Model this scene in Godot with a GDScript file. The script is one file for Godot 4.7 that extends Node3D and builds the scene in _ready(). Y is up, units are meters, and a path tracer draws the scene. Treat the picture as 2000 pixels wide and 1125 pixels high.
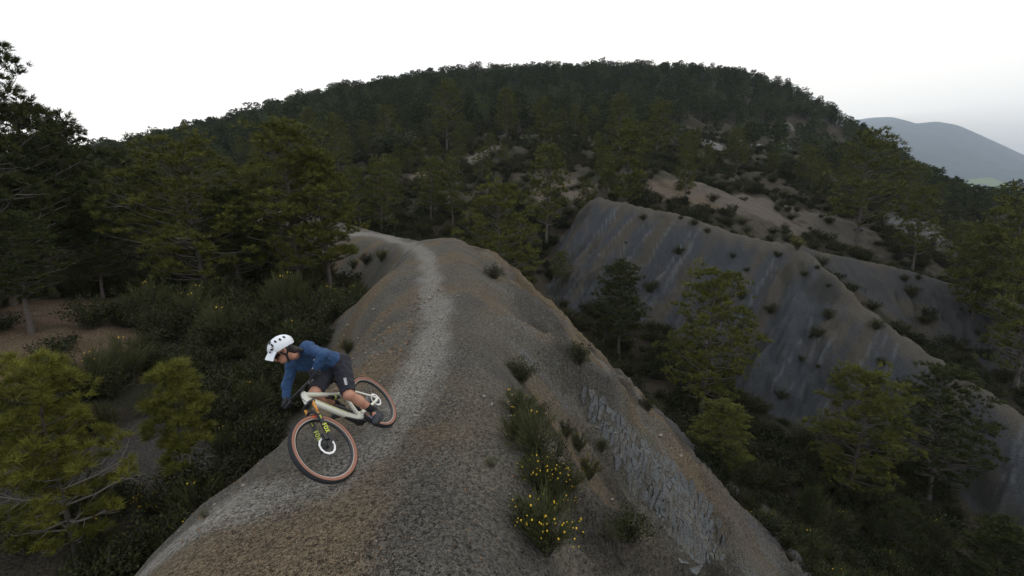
extends Node3D
# A rider on a shale ridge, pine hill behind. Camera at the origin, y up, metres.
const FOCAL := 880.0
var cp := cos(deg_to_rad(10.0))
var sp := sin(deg_to_rad(10.0))
var rng := RandomNumberGenerator.new()
var used := {}
var M := {}

func U(px: float, py: float, d: float) -> Vector3:      # a photo pixel at a depth along the lens axis
	var y := (562.5 - py) / FOCAL * d
	return Vector3((px - 1000.0) / FOCAL * d, y * cp - d * sp, -(d * cp + y * sp))

func numbered(called: String) -> String:
	if not used.has(called):
		used[called] = 0
		return called
	used[called] += 1
	return "%s_%03d" % [called, used[called]]

func tag(o: Node3D, label: String, category: String, group := "", kind := "") -> void:
	if label: o.set_meta("label", label)
	if category: o.set_meta("category", category)
	if group: o.set_meta("group", group)
	if kind: o.set_meta("kind", kind)

func thing(called: String, label: String, category: String, at := Vector3.ZERO, group := "") -> Node3D:
	var o := Node3D.new()
	o.name = numbered(called)
	add_child(o)
	o.position = at
	tag(o, label, category, group)
	return o

func part(called: String, mesh: Mesh, mat: Material, parent: Node3D) -> MeshInstance3D:
	var o := MeshInstance3D.new()
	o.name = called if parent != self else numbered(called)
	o.mesh = mesh
	o.material_override = mat
	parent.add_child(o, true)
	return o

func lin(r: float, g: float, b: float) -> Color:          # a real-world base colour as albedo_color
	return Color(r, g, b).linear_to_srgb()

func mat(c: Color, rough := 0.8, metal := 0.0) -> StandardMaterial3D:
	var m := StandardMaterial3D.new()
	m.albedo_color = c
	m.roughness = rough
	m.metallic = metal
	return m

func noise(kind: int, freq: float, seed_: int, octaves := 1) -> FastNoiseLite:
	var n := FastNoiseLite.new()
	n.noise_type = kind
	n.frequency = freq
	n.seed = seed_
	n.fractal_type = FastNoiseLite.FRACTAL_FBM if octaves > 1 else FastNoiseLite.FRACTAL_NONE
	n.fractal_octaves = octaves
	return n

func sstep(a: float, b: float, x: float) -> float:
	var t := clampf((x - a) / (b - a), 0.0, 1.0)
	return t * t * (3.0 - 2.0 * t)

func smax(a: float, b: float, k: float) -> float:
	var h := maxf(k - absf(a - b), 0.0) / k
	return maxf(a, b) + h * h * k * 0.25

# ---------------------------------------------------------------- mesh helpers
func arrays_mesh(v: PackedVector3Array, idx: PackedInt32Array, nrm = null, col = null) -> ArrayMesh:
	var a := []
	a.resize(Mesh.ARRAY_MAX)
	a[Mesh.ARRAY_VERTEX] = v
	a[Mesh.ARRAY_INDEX] = idx
	if nrm != null: a[Mesh.ARRAY_NORMAL] = nrm
	if col != null: a[Mesh.ARRAY_COLOR] = col
	var m := ArrayMesh.new()
	m.add_surface_from_arrays(Mesh.PRIMITIVE_TRIANGLES, a)
	return m

class Geo:
	var v := PackedVector3Array()
	var n := PackedVector3Array()
	var i := PackedInt32Array()
	func tube(pts: Array, radii: Array, sides := 8, wide := 1.0, side_dir := Vector3.ZERO, caps := true, boxy := 2.0) -> void:
		# swept tube; wide scales the radius along side_dir; boxy > 2 squares the section
		var prev := Vector3.ZERO
		var base := v.size()
		for k in pts.size():
			var t: Vector3 = (pts[mini(k + 1, pts.size() - 1)] - pts[maxi(k - 1, 0)]).normalized()
			var a: Vector3 = prev
			if k == 0:
				a = side_dir if side_dir != Vector3.ZERO else (Vector3.UP if absf(t.y) < 0.9 else Vector3.RIGHT)
			a = (a - t * a.dot(t)).normalized()
			prev = a
			var b := t.cross(a)
			var r: float = radii[mini(k, radii.size() - 1)]
			for s in sides:
				var an := TAU * s / sides
				var c := cos(an)
				var si := sin(an)
				var q := pow(pow(absf(c), boxy) + pow(absf(si), boxy), -1.0 / boxy)
				v.append(pts[k] + (a * c * wide + b * si) * q * r)
				n.append((a * c / wide + b * si).normalized())
		for k in pts.size() - 1:
			for s in sides:
				var p := base + k * sides + s
				var p2 := base + k * sides + (s + 1) % sides
				i.append_array([p, p2, p + sides, p2, p2 + sides, p + sides])
		if caps:
			for e in [0, pts.size() - 1]:
				var t2: Vector3 = (pts[1] - pts[0]).normalized() if e == 0 else (pts[-1] - pts[-2]).normalized()
				if e == 0: t2 = -t2
				var c0 := v.size()
				v.append(pts[e])
				n.append(t2)
				for s in sides:
					v.append(v[base + e * sides + s])
					n.append(t2)
				for s in sides:
					if e == 0: i.append_array([c0, c0 + 1 + (s + 1) % sides, c0 + 1 + s])
					else: i.append_array([c0, c0 + 1 + s, c0 + 1 + (s + 1) % sides])
	func lathe(profile: Array, at: Vector3, axis: Vector3, seg := 48, from := 0.0, to := TAU) -> void:
		# profile: closed or open list of Vector2(radius, along axis)
		var a := axis.cross(Vector3.UP if absf(axis.y) < 0.9 else Vector3.RIGHT).normalized()
		var b := axis.cross(a)
		var base := v.size()
		var m := profile.size()
		for s in seg + 1:
			var an := from + (to - from) * s / seg
			var d := a * cos(an) + b * sin(an)
			for k in m:
				var p: Vector2 = profile[k]
				var t: Vector2 = profile[mini(k + 1, m - 1)] - profile[maxi(k - 1, 0)]
				if m > 2 and profile[0].is_equal_approx(profile[m - 1]) and (k == 0 or k == m - 1): t = profile[1] - profile[m - 2]
				v.append(at + d * p.x + axis * p.y)
				n.append((d * t.y - axis * t.x).normalized())
		for s in seg:
			for k in m - 1:
				var p := base + s * m + k
				i.append_array([p, p + m, p + 1, p + 1, p + m, p + m + 1])
	func box(at: Vector3, x: Vector3, y: Vector3, z: Vector3) -> void:   # half axes
		for f in [[x, y, z], [-x, z, y], [y, z, x], [-y, x, z], [z, x, y], [-z, y, x]]:
			var o: Vector3 = at + f[0]
			var p: Vector3 = f[1]
			var q: Vector3 = f[2]
			var b := v.size()
			for c in [-p - q, p - q, p + q, -p + q]:
				v.append(o + c)
				n.append(f[0].normalized())
			i.append_array([b, b + 2, b + 1, b, b + 3, b + 2])
	func ball(at: Vector3, r: Vector3, rings := 6, seg := 10) -> void:
		var base := v.size()
		for k in rings + 1:
			var th := PI * k / rings
			for s in seg:
				var d := Vector3(sin(th) * cos(TAU * s / seg), cos(th), sin(th) * sin(TAU * s / seg))
				v.append(at + d * r)
				n.append((d / r).normalized())
		for k in rings:
			for s in seg:
				var p := base + k * seg + s
				var p2 := base + k * seg + (s + 1) % seg
				i.append_array([p, p2, p + seg, p2, p2 + seg, p + seg])
	func mesh() -> ArrayMesh:
		for t in range(0, i.size(), 3):      # front faces run clockwise
			var g := (v[i[t + 2]] - v[i[t]]).cross(v[i[t + 1]] - v[i[t]])
			if g.dot(n[i[t]] + n[i[t + 1]] + n[i[t + 2]]) < 0.0:
				var q := i[t + 1]
				i[t + 1] = i[t + 2]
				i[t + 2] = q
		var a := []
		a.resize(Mesh.ARRAY_MAX)
		a[Mesh.ARRAY_VERTEX] = v
		a[Mesh.ARRAY_NORMAL] = n
		a[Mesh.ARRAY_INDEX] = i
		var m := ArrayMesh.new()
		m.add_surface_from_arrays(Mesh.PRIMITIVE_TRIANGLES, a)
		return m

# surface nets over tapered capsules joined by a smooth minimum; prims: [a, b, ra, rb] (+ sign -1 to carve)
func sdf_into(g: Geo, prims: Array, cell: float, k: float, wrinkle: FastNoiseLite = null, amp := 0.0) -> void:
	var lo := Vector3.INF
	var hi := -Vector3.INF
	for p in prims:
		var r := maxf(p[2], p[3]) + k + cell * 3.0
		for e in [p[0], p[1]]:
			lo = lo.min(e - Vector3.ONE * r)
			hi = hi.max(e + Vector3.ONE * r)
	var size := (hi - lo) / cell
	var nx := int(size.x) + 2
	var ny := int(size.y) + 2
	var nz := int(size.z) + 2
	var f := PackedFloat32Array()
	f.resize(nx * ny * nz)
	f.fill(1.0)
	for p in prims:
		var a: Vector3 = p[0]
		var b: Vector3 = p[1]
		var ra: float = p[2]
		var rb: float = p[3]
		var carve: bool = p.size() > 4
		var ab := b - a
		var l2 := maxf(ab.length_squared(), 1e-9)
		var reach := maxf(ra, rb) + k + cell * 2.5
		var l := ((a.min(b) - Vector3.ONE * reach - lo) / cell).floor()
		var h := ((a.max(b) + Vector3.ONE * reach - lo) / cell).ceil()
		for z in range(maxi(int(l.z), 0), mini(int(h.z), nz - 1) + 1):
			for y in range(maxi(int(l.y), 0), mini(int(h.y), ny - 1) + 1):
				var row := (z * ny + y) * nx
				for x in range(maxi(int(l.x), 0), mini(int(h.x), nx - 1) + 1):
					var q := lo + Vector3(x, y, z) * cell
					var t := clampf((q - a).dot(ab) / l2, 0.0, 1.0)
					var d := (q - a - ab * t).length() - lerpf(ra, rb, t)
					var o := f[row + x]
					if carve:
						f[row + x] = maxf(o, -d)
						continue
					var hh := maxf(k - absf(o - d), 0.0) / k
					f[row + x] = minf(o, d) - hh * hh * k * 0.25
	var id := PackedInt32Array()
	id.resize(nx * ny * nz)
	id.fill(-1)
	var offs := [0, 1, nx, nx + 1, nx * ny, nx * ny + 1, nx * ny + nx, nx * ny + nx + 1]
	var first := g.v.size()
	for z in nz - 1:
		for y in ny - 1:
			var row := (z * ny + y) * nx
			for x in nx - 1:
				var c := row + x
				if absf(f[c]) > cell * 2.2: continue
				var neg := 0
				for o in offs:
					if f[c + o] < 0.0: neg += 1
				if neg == 0 or neg == 8: continue
				var sum := Vector3.ZERO
				var cnt := 0
				for e in EDGES:
					var fa := f[c + offs[e[0]]]
					var fb := f[c + offs[e[1]]]
					if (fa < 0.0) != (fb < 0.0):
						var t := fa / (fa - fb)
						sum += CORNERS[e[0]].lerp(CORNERS[e[1]], t)
						cnt += 1
				var gx := f[c + 1] - f[c] + f[c + nx + 1] - f[c + nx] + f[c + nx * ny + 1] - f[c + nx * ny]
				var gy := f[c + nx] - f[c] + f[c + nx + 1] - f[c + 1] + f[c + nx * ny + nx] - f[c + nx * ny]
				var gz := f[c + nx * ny] - f[c] + f[c + nx * ny + 1] - f[c + 1] + f[c + nx * ny + nx] - f[c + nx]
				id[c] = g.v.size()
				var nn := Vector3(gx, gy, gz).normalized()
				var pos := lo + (Vector3(x, y, z) + sum / cnt) * cell
				if wrinkle: pos += nn * wrinkle.get_noise_3dv(pos) * amp
				g.v.append(pos)
				g.n.append(nn)
	for z in range(1, nz - 1):
		for y in range(1, ny - 1):
			var row := (z * ny + y) * nx
			for x in range(1, nx - 1):
				var c := row + x
				if id[c] < 0: continue
				var inside := f[c] < 0.0
				for ax in 3:
					var st: int = [1, nx, nx * ny][ax]
					if (f[c + st] < 0.0) == inside: continue
					var d1: int = [nx, nx * ny, 1][ax]
					var d2: int = [nx * ny, 1, nx][ax]
					var q := [id[c], id[c - d1], id[c - d1 - d2], id[c - d2]]
					if q[1] < 0 or q[2] < 0 or q[3] < 0: continue
					if inside: g.i.append_array([q[0], q[2], q[1], q[0], q[3], q[2]])
					else: g.i.append_array([q[0], q[1], q[2], q[0], q[2], q[3]])
	if wrinkle:
		var acc := {}
		for t in range(0, g.i.size(), 3):
			if g.i[t] < first: continue
			var fn := (g.v[g.i[t + 2]] - g.v[g.i[t]]).cross(g.v[g.i[t + 1]] - g.v[g.i[t]])
			for e in 3: acc[g.i[t + e]] = acc.get(g.i[t + e], Vector3.ZERO) + fn
		for q in acc:
			if acc[q].length() > 1e-12: g.n[q] = acc[q].normalized()

const EDGES := [[0, 1], [2, 3], [4, 5], [6, 7], [0, 2], [1, 3], [4, 6], [5, 7], [0, 4], [1, 5], [2, 6], [3, 7]]
const CORNERS := [Vector3(0, 0, 0), Vector3(1, 0, 0), Vector3(0, 1, 0), Vector3(1, 1, 0), Vector3(0, 0, 1), Vector3(1, 0, 1), Vector3(0, 1, 1), Vector3(1, 1, 1)]
func _ready() -> void:
	var t0 := Time.get_ticks_msec()
	# camera, sky, sun, exposure
	var cam := Camera3D.new()
	cam.name = "camera"
	add_child(cam)
	cam.rotation_degrees = Vector3(-10, 0, 0)
	cam.fov = rad_to_deg(2.0 * atan(562.5 / FOCAL))
	cam.near = 0.1
	cam.far = 20000.0
	cam.current = true
	var sun := DirectionalLight3D.new()
	sun.name = "sun"
	add_child(sun)
	sun.light_energy = 1.6
	sun.light_color = Color(1.0, 0.975, 0.93)
	sun.light_angular_distance = 0.6
	sun.shadow_enabled = true
	sun.look_at_from_position(Vector3.ZERO, -Vector3(0.62, 0.175, -1.0))   # low behind the hill, right of centre
	var sky := ProceduralSkyMaterial.new()
	sky.sky_top_color = Color(0.91, 0.945, 0.99)
	sky.sky_horizon_color = Color(1.0, 0.99, 0.97)
	sky.sky_curve = 0.15
	sky.sky_energy_multiplier = 1.05
	sky.ground_bottom_color = Color(0.1, 0.09, 0.08)
	sky.ground_horizon_color = Color(0.55, 0.55, 0.53)
	sky.sun_angle_max = 120.0
	sky.sun_curve = 1.0
	var env := Environment.new()
	env.background_mode = Environment.BG_SKY
	env.sky = Sky.new()
	env.sky.sky_material = sky
	env.tonemap_mode = Environment.TONE_MAPPER_LINEAR
	env.tonemap_exposure = 1.08
	env.background_energy_multiplier = 1.0
	env.fog_enabled = true
	env.fog_density = 0.00014
	env.fog_light_color = Color(0.82, 0.88, 0.95)
	env.sdfgi_enabled = true
	env.ssao_enabled = true
	env.ssil_enabled = true
	var we := WorldEnvironment.new()
	we.name = "world_environment"
	we.environment = env
	add_child(we)
	rng.seed = 7
	make_materials()
	bike_materials()
	rider_materials()
	print("materials ", Time.get_ticks_msec() - t0)
	# ground
	build_tables()
	build_base()
	for a in [[40, 1190, -3.2], [200, 1125, -3.0], [420, 1030, -2.85], [640, 935, -2.6], [755, 835, -2.64], [815, 740, -2.6], [850, 650, -2.6], [845, 580, -2.5], [825, 505, -2.25], [770, 475, -2.2], [690, 465, -2.1], [600, 462, -2.0]]:
		var v: float = (562.5 - a[1]) / FOCAL
		var p := U(a[0], a[1], a[2] / (v * cp - sp))
		path_pts.append(Vector2(p.x, p.z))
	var nice: Array[Vector2] = []          # rounded trail line
	for i in path_pts.size() - 1:
		for k in 4:
			nice.append(path_pts[i].cubic_interpolate(path_pts[i + 1], path_pts[maxi(i - 1, 0)], path_pts[mini(i + 2, path_pts.size() - 1)], k / 4.0))
	path_pts = nice
	bike_frame()
	var touch := []
	for c in [BL(1.2, 0, -0.366), BL(0, 0, -0.366)]:
		var p: Vector3 = bike_t * c
		touch.append([p.x, p.z, p.y - H(p.x, p.z)])
	var e := exp(-((touch[0][0] - touch[1][0]) ** 2 + (touch[0][1] - touch[1][1]) ** 2) / 0.9)
	var d0: float = (touch[0][2] - e * touch[1][2]) / (1.0 - e * e)
	var d1: float = (touch[1][2] - e * touch[0][2]) / (1.0 - e * e)
	print("tyre corrections ", touch)
	fix = [[touch[0][0], touch[0][1], d0], [touch[1][0], touch[1][1], d1]]
	for a in [[1385, 290, 5, 4, 0.17, 0.163, 0.15], [1470, 285, 4, 3, 0.14, 0.14, 0.14], [1530, 285, 5, 4, 0.14, 0.14, 0.135], [150, 600, 2.2, 3, 0.15, 0.105, 0.07], [90, 690, 2.0, 2.5, 0.14, 0.1, 0.066], [850, 340, 4, 4, 0.11, 0.09, 0.068], [930, 310, 4, 5, 0.12, 0.105, 0.085], [1100, 375, 5, 5, 0.11, 0.09, 0.068], [1340, 380, 6, 4, 0.115, 0.09, 0.065], [1470, 400, 8, 5, 0.105, 0.088, 0.07], [1620, 430, 6, 6, 0.095, 0.083, 0.068], [1560, 260, 6, 5, 0.115, 0.11, 0.1], [1790, 450, 5, 4, 0.1, 0.098, 0.095], [530, 425, 4, 3, 0.16, 0.14, 0.11], [250, 900, 1.5, 1.8, 0.06, 0.055, 0.05]]:
		var p := ground_hit(a[0], a[1])
		BARE.append([p.x, p.z, a[2], a[3], a[4], a[5], a[6]])
	build_terrain()
	print("terrain ", Time.get_ticks_msec() - t0)
	build_far()
	make_bike()
	make_rider()
	print("bike and rider ", Time.get_ticks_msec() - t0)
	build_plants()
	print("plants ", Time.get_ticks_msec() - t0)
	build_stones()
	print("done ", Time.get_ticks_msec() - t0)

# ---------------------------------------------------------------- far country
func build_far() -> void:
	var n1 := noise(FastNoiseLite.TYPE_SIMPLEX_SMOOTH, 0.0012, 71, 5)
	# hazy mountain: crest read from the photograph at about six and a half kilometres
	var crest := [[1300, 300], [1500, 262], [1640, 238], [1700, 229], [1740, 227], [1765, 233], [1790, 240], [1830, 236], [1870, 243], [1920, 265], [2000, 302], [2100, 345], [2250, 385], [2500, 400]]
	var v := PackedVector3Array()
	var nr := PackedVector3Array()
	var idx := PackedInt32Array()
	var cols := 120
	var rows := 46
	for r in rows:
		for c in cols:
			var px := lerpf(1200.0, 2500.0, c / (cols - 1.0))
			var j := 0
			while j < crest.size() - 2 and crest[j + 1][0] < px: j += 1
			var py := lerpf(crest[j][1], crest[j + 1][1], clampf((px - crest[j][0]) / (crest[j + 1][0] - crest[j][0]), 0, 1))
			var top := U(px, py, 6500)
			var foot := U(px, 372, 3000)
			var near := U(px, 430, 700)
			var t := r / (rows - 1.0)
			var p := near.lerp(foot, t / 0.3) if t < 0.3 else foot.lerp(top, (t - 0.3) / 0.55) if t < 0.85 else top + (Vector3(top.x, 0, top.z).normalized() * 2500.0 + Vector3(0, -500, 0)) * (t - 0.85) / 0.15
			if t >= 0.3 and t < 0.85: p.y = lerpf(foot.y, top.y, pow((t - 0.3) / 0.55, 1.25)) + n1.get_noise_2d(p.x, p.z) * 90.0 * sin((t - 0.3) / 0.55 * PI)
			v.append(p)
			nr.append(Vector3.UP)
	for r in rows - 1:
		for c in cols - 1:
			var i := r * cols + c
			idx.append_array([i, i + cols, i + 1, i + 1, i + cols, i + cols + 1])
	for i in v.size():
		var c := i % cols
		var r := i / cols
		var a := v[i + 1] if c < cols - 1 else v[i]
		var b := v[i - 1] if c > 0 else v[i]
		var q := v[i + cols] if r < rows - 1 else v[i]
		var w := v[i - cols] if r > 0 else v[i]
		var nn := (a - b).cross(q - w).normalized()
		nr[i] = nn if nn.y > 0 else -nn
	var m := mat(lin(0.05, 0.065, 0.04), 1.0)
	var tn := noise(FastNoiseLite.TYPE_CELLULAR, 0.05, 72)
	tn.cellular_return_type = FastNoiseLite.RETURN_CELL_VALUE
	m.albedo_texture = tone_texture(512, [[tn, 0.6], [noise(FastNoiseLite.TYPE_SIMPLEX_SMOOTH, 0.012, 73, 4), 0.9]], 0.2, 1.0)
	m.uv1_triplanar = true
	m.uv1_world_triplanar = true
	m.uv1_scale = Vector3.ONE / 700.0
	tag(part("mountain", arrays_mesh(v, idx, nr), m, self), "hazy blue forested mountain beyond the valley", "", "", "structure")
	# pale fields at its foot
	var fm := mat(lin(0.2, 0.26, 0.09), 1.0)
	var n := 0
	for f in [[1885, 352, 1932, 346, 1960, 356, 1900, 360], [1925, 358, 1965, 357, 2010, 372, 1940, 368], [1890, 362, 1925, 362, 1935, 371, 1895, 371]]:
		var g := PackedVector3Array()
		for k in 4: g.append(U(f[k * 2], f[k * 2 + 1], 2900.0 - (f[k * 2 + 1] - 345) * 3.0))
		var up := (g[1] - g[0]).cross(g[3] - g[0]).normalized()
		if up.y < 0: up = -up
		tag(part("field", arrays_mesh(g, PackedInt32Array([0, 1, 2, 0, 2, 3]), PackedVector3Array([up, up, up, up])), fm, self), "pale green farm field in the valley below the mountain", "", "", "structure")
		n += 1
	# nearer wooded hill at the right edge of the valley
	var hv := PackedVector3Array()
	var hi := PackedInt32Array()
	var hn := PackedVector3Array()
	for r in 30:
		for c in 50:
			var px := lerpf(1880.0, 2900.0, c / 49.0)
			var py := lerpf(410.0, 318.0, sstep(1930.0, 2200.0, px)) + 6.0 * sin(px * 0.03)
			var t := r / 29.0
			var a := U(px, 520, 480)
			var b := U(px, py, 760)
			var p := a.lerp(b, minf(t / 0.75, 1.0))
			if t > 0.75: p = b + (Vector3(b.x, 0, b.z).normalized() * 300.0 - Vector3(0, 80, 0)) * (t - 0.75) / 0.25
			hv.append(p)
			hn.append(Vector3(0, 0.9, 0.43))
	for r in 29:
		for c in 49:
			var i := r * 50 + c
			hi.append_array([i, i + 50, i + 1, i + 1, i + 50, i + 51])
	tag(part("wooded_hill", arrays_mesh(hv, hi, hn), m, self), "dark wooded hill at the valley side", "", "", "structure")
	far_hill = hv

var far_hill := PackedVector3Array()
# ---------------------------------------------------------------- terrain
var base_img: PackedFloat32Array
var base_w := 0
var base_h := 0
const BX0 := -430.0
const BZ0 := -440.0
const BSTEP := 0.625
var crest_x := PackedFloat32Array()
var crest_y := PackedFloat32Array()
var rib_tab := PackedFloat32Array()
var rib_left := PackedFloat32Array()
var r2_v := PackedFloat32Array()
var r2_y := PackedFloat32Array()
var r3_z := PackedFloat32Array()
var r3_y := PackedFloat32Array()
var warp := noise(FastNoiseLite.TYPE_SIMPLEX_SMOOTH, 0.22, 3, 2)
var flute := noise(FastNoiseLite.TYPE_SIMPLEX_SMOOTH, 1.0, 11, 3)
var lumps := noise(FastNoiseLite.TYPE_SIMPLEX_SMOOTH, 0.9, 5, 4)
var broad := noise(FastNoiseLite.TYPE_SIMPLEX_SMOOTH, 0.035, 8, 3)
var fix := []           # [x, z, dy] where the tyres touch
var path_pts: Array[Vector2] = []

func table(rows: Array, from: float, to: float, step: float, smooth: int) -> Array:
	# rows [key, a, b] with rising key -> two evenly sampled, smoothed tables
	var n := int((to - from) / step) + 1
	var out := [PackedFloat32Array(), PackedFloat32Array()]
	for c in 2:
		var raw := PackedFloat32Array()
		for i in n:
			var k := from + i * step
			var j := 0
			while j < rows.size() - 2 and rows[j + 1][0] < k: j += 1
			var t := clampf((k - rows[j][0]) / (rows[j + 1][0] - rows[j][0]), 0.0, 1.0)
			raw.append(lerpf(rows[j][c + 1], rows[j + 1][c + 1], t))
		for pass_ in smooth:
			var s := raw.duplicate()
			for i in range(1, n - 1): s[i] = (raw[i - 1] + raw[i] * 2.0 + raw[i + 1]) * 0.25
			raw = s
		out[c] = raw
	return out

func at_table(t: PackedFloat32Array, x: float) -> float:
	var i := clampi(int(x), 0, t.size() - 2)
	return lerpf(t[i], t[i + 1], clampf(x - i, 0.0, 1.0))

func build_tables() -> void:
	# main ridge: key = -z, crest x and height
	var rows := [[-14, -0.4, -2.8], [-3, -0.55, -2.5], [2.6, -0.68, -2.42], [3.45, -0.78, -2.45], [6.0, -0.72, -2.5], [7.4, -0.85, -2.45], [10.9, -1.2, -2.4], [15.2, -1.8, -2.1], [19.5, -2.5, -1.75], [24.2, -3.2, -1.5], [27.5, -5.5, -2.0], [32.0, -9.5, -1.7], [37.0, -14.5, -0.95], [45.0, -20.0, 0.0], [60, -26, 0.5]]
	var t := table(rows, -14.0, 60.0, 0.25, 6)
	crest_x = t[0]
	crest_y = t[1]
	for i in 600:
		var w := -12.0 + i * 0.1
		var h := 0.0
		for r in [[-4.0, 0.8, 1.3], [1.5, 0.9, 1.2], [4.7, 1.5, 0.9], [10.9, 2.1, 1.15], [13.4, 0.7, 0.6], [16.0, 2.1, 1.4], [18.6, 0.6, 0.7], [21.6, 2.3, 1.6], [27.0, 1.3, 2.0], [33, 1.2, 2.0], [40, 1.2, 2]]:
			h += r[1] * exp(-pow(absf((w - r[0]) / r[2]), 1.5))
		rib_tab.append(h)
		h = 0.0
		for r in [[2.0, 0.3, 2.0], [15.5, 1.7, 2.3], [21.0, 0.7, 1.5], [27.0, 1.2, 2.0], [34, 1.0, 2.5]]:
			h += r[1] * exp(-pow(absf((w - r[0]) / r[2]), 2.0))
		rib_left.append(h)
	var c2 := []
	for a in [[1060, 362, 68], [1120, 372, 64], [1190, 390, 60], [1350, 425, 56], [1450, 460, 52], [1560, 482, 48], [1620, 530, 45], [1700, 610, 41], [1800, 680, 38], [1890, 740, 36], [2000, 812, 33], [2150, 900, 30], [2400, 990, 27]]:
		var p := U(a[0], a[1], a[2] * 0.82)
		c2.append([(p.x + p.z) * 0.70711, (p.z - p.x) * 0.70711, p.y])
	t = table(c2, -50.0, 20.0, 0.25, 3)
	r2_v = t[0]
	r2_y = t[1]
	var c3 := []
	for a in [[1480, 455, 70], [1590, 490, 64], [1750, 522, 61], [1880, 560, 58], [2000, 600, 55], [2150, 650, 52], [2400, 720, 48]]:
		var p := U(a[0], a[1], a[2] * 0.87)
		c3.append([p.x, p.z, p.y])
	t = table(c3, 26.0, 86.0, 0.25, 6)
	r3_z = t[0]
	r3_y = t[1]

func build_base() -> void:
	# a thin-plate surface through points read from the photograph (pixel, depth) and beyond its frame (x, y, z)
	var p: Array[Vector3] = []
	for a in [[900, 300, 90], [700, 402, 50], [1050, 402, 60], [1240, 400, 55], [1400, 300, 105], [1330, 265, 125], [1100, 215, 185], [1170, 150, 260], [900, 160, 245], [600, 215, 190], [400, 280, 165], [250, 325, 145], [150, 355, 115],
			[1500, 180, 255], [1600, 224, 230], [1750, 326, 210], [1850, 395, 190], [1950, 455, 160], [1900, 480, 74], [1700, 405, 78], [1500, 345, 88], [1980, 660, 52], [1850, 790, 38], [1100, 590, 44], [1060, 480, 52],
			[110, 1110, 7], [345, 960, 8.5], [150, 570, 16], [60, 720, 14], [230, 660, 15], [410, 650, 20], [480, 730, 15], [590, 575, 21], [60, 520, 40], [300, 480, 45], [530, 430, 46], [230, 850, 10], [780, 380, 62], [420, 880, 10.5], [540, 700, 15],
			[1330, 800, 31], [1450, 850, 29.5], [1620, 900, 28], [1800, 930, 27.5], [1500, 960, 24], [1700, 1140, 21], [1900, 1140, 22], [1230, 700, 36], [720, 300, 100], [480, 330, 100], [1600, 330, 110], [1800, 400, 110]]:
		p.append(U(a[0], a[1], a[2]))
	for a in [[-9, -7, 0], [-12, -7, 12], [24, -20, 0], [26, -22, 14], [55, -24, 0], [80, -24, -30], [-40, -2, 0], [-45, 0, 20], [-80, -2, -60], [-150, 2, -60], [110, -10, -70], [160, -4, -90], [-250, 0, -150], [300, -40, -200], [80, 60, -420], [-150, 10, -420], [300, -30, -420], [-400, -20, -300], [400, -60, -100], [0, -12, 30], [-400, -20, 0], [400, -60, 30]]:
		p.append(Vector3(a[0], a[1], a[2]))
	var n := p.size()
	var m := n + 3
	var A := []
	for i in m:
		var row := PackedFloat64Array()
		row.resize(m + 1)
		A.append(row)
	for i in n:
		for j in n:
			var r2 := ((p[i].x - p[j].x) ** 2 + (p[i].z - p[j].z) ** 2) * 1e-4
			A[i][j] = r2 * log(r2) * 0.5 if r2 > 1e-12 else 0.002
		A[i][n] = 1.0
		A[i][n + 1] = p[i].x * 0.01
		A[i][n + 2] = p[i].z * 0.01
		A[i][m] = p[i].y
		A[n][i] = 1.0
		A[n + 1][i] = p[i].x * 0.01
		A[n + 2][i] = p[i].z * 0.01
	for c in m:
		var piv := c
		for r in range(c + 1, m):
			if absf(A[r][c]) > absf(A[piv][c]): piv = r
		var tmp = A[c]
		A[c] = A[piv]
		A[piv] = tmp
		for r in m:
			if r == c: continue
			var q: float = A[r][c] / A[c][c]
			if q == 0.0: continue
			for k in range(c, m + 1): A[r][k] -= q * A[c][k]
	var wts := PackedFloat64Array()
	for i in m: wts.append(A[i][m] / A[i][i])
	var gw := 345
	var gh := 193
	var img := PackedFloat32Array()
	for iz in gh:
		for ix in gw:
			var x := BX0 + ix * 2.5
			var z := BZ0 + iz * 2.5
			var s := wts[n] + wts[n + 1] * x * 0.01 + wts[n + 2] * z * 0.01
			for i in n:
				var q: Vector3 = p[i]
				var r2 := ((x - q.x) * (x - q.x) + (z - q.z) * (z - q.z)) * 1e-4
				if r2 > 1e-12: s += wts[i] * r2 * log(r2) * 0.5
			img.append(s)
	# cubic upsampling, four cells to one, rows then columns
	base_w = (gw - 1) * 4 + 1
	base_h = (gh - 1) * 4 + 1
	var tmp2 := PackedFloat32Array()
	for iz in gh:
		for ix in base_w:
			var k := mini(ix / 4, gw - 2)
			var o := iz * gw
			tmp2.append(cubic_interpolate(img[o + k], img[o + k + 1], img[o + maxi(k - 1, 0)], img[o + mini(k + 2, gw - 1)], (ix - k * 4) / 4.0))
	for iz in base_h:
		var k := mini(iz / 4, gh - 2)
		var t := (iz - k * 4) / 4.0
		var o := k * base_w
		var o0 := maxi(k - 1, 0) * base_w
		var o3 := mini(k + 2, gh - 1) * base_w
		for ix in base_w:
			base_img.append(cubic_interpolate(tmp2[o + ix], tmp2[o + base_w + ix], tmp2[o0 + ix], tmp2[o3 + ix], t))

func base_at(x: float, z: float) -> float:
	var fx := clampf((x - BX0) / BSTEP, 0.0, base_w - 1.001)
	var fz := clampf((z - BZ0) / BSTEP, 0.0, base_h - 1.001)
	var ix := int(fx)
	var iz := int(fz)
	fx -= ix
	fz -= iz
	var o := iz * base_w + ix
	return lerpf(lerpf(base_img[o], base_img[o + 1], fx), lerpf(base_img[o + base_w], base_img[o + base_w + 1], fx), fz)

var last_kind := 0        # which landform rules at the point last asked for: 0 hillside, 2 ridge, 3 shale cliff
var last_s := 0.0         # metres across the crest
var last_u := 0.0         # metres along it

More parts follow.
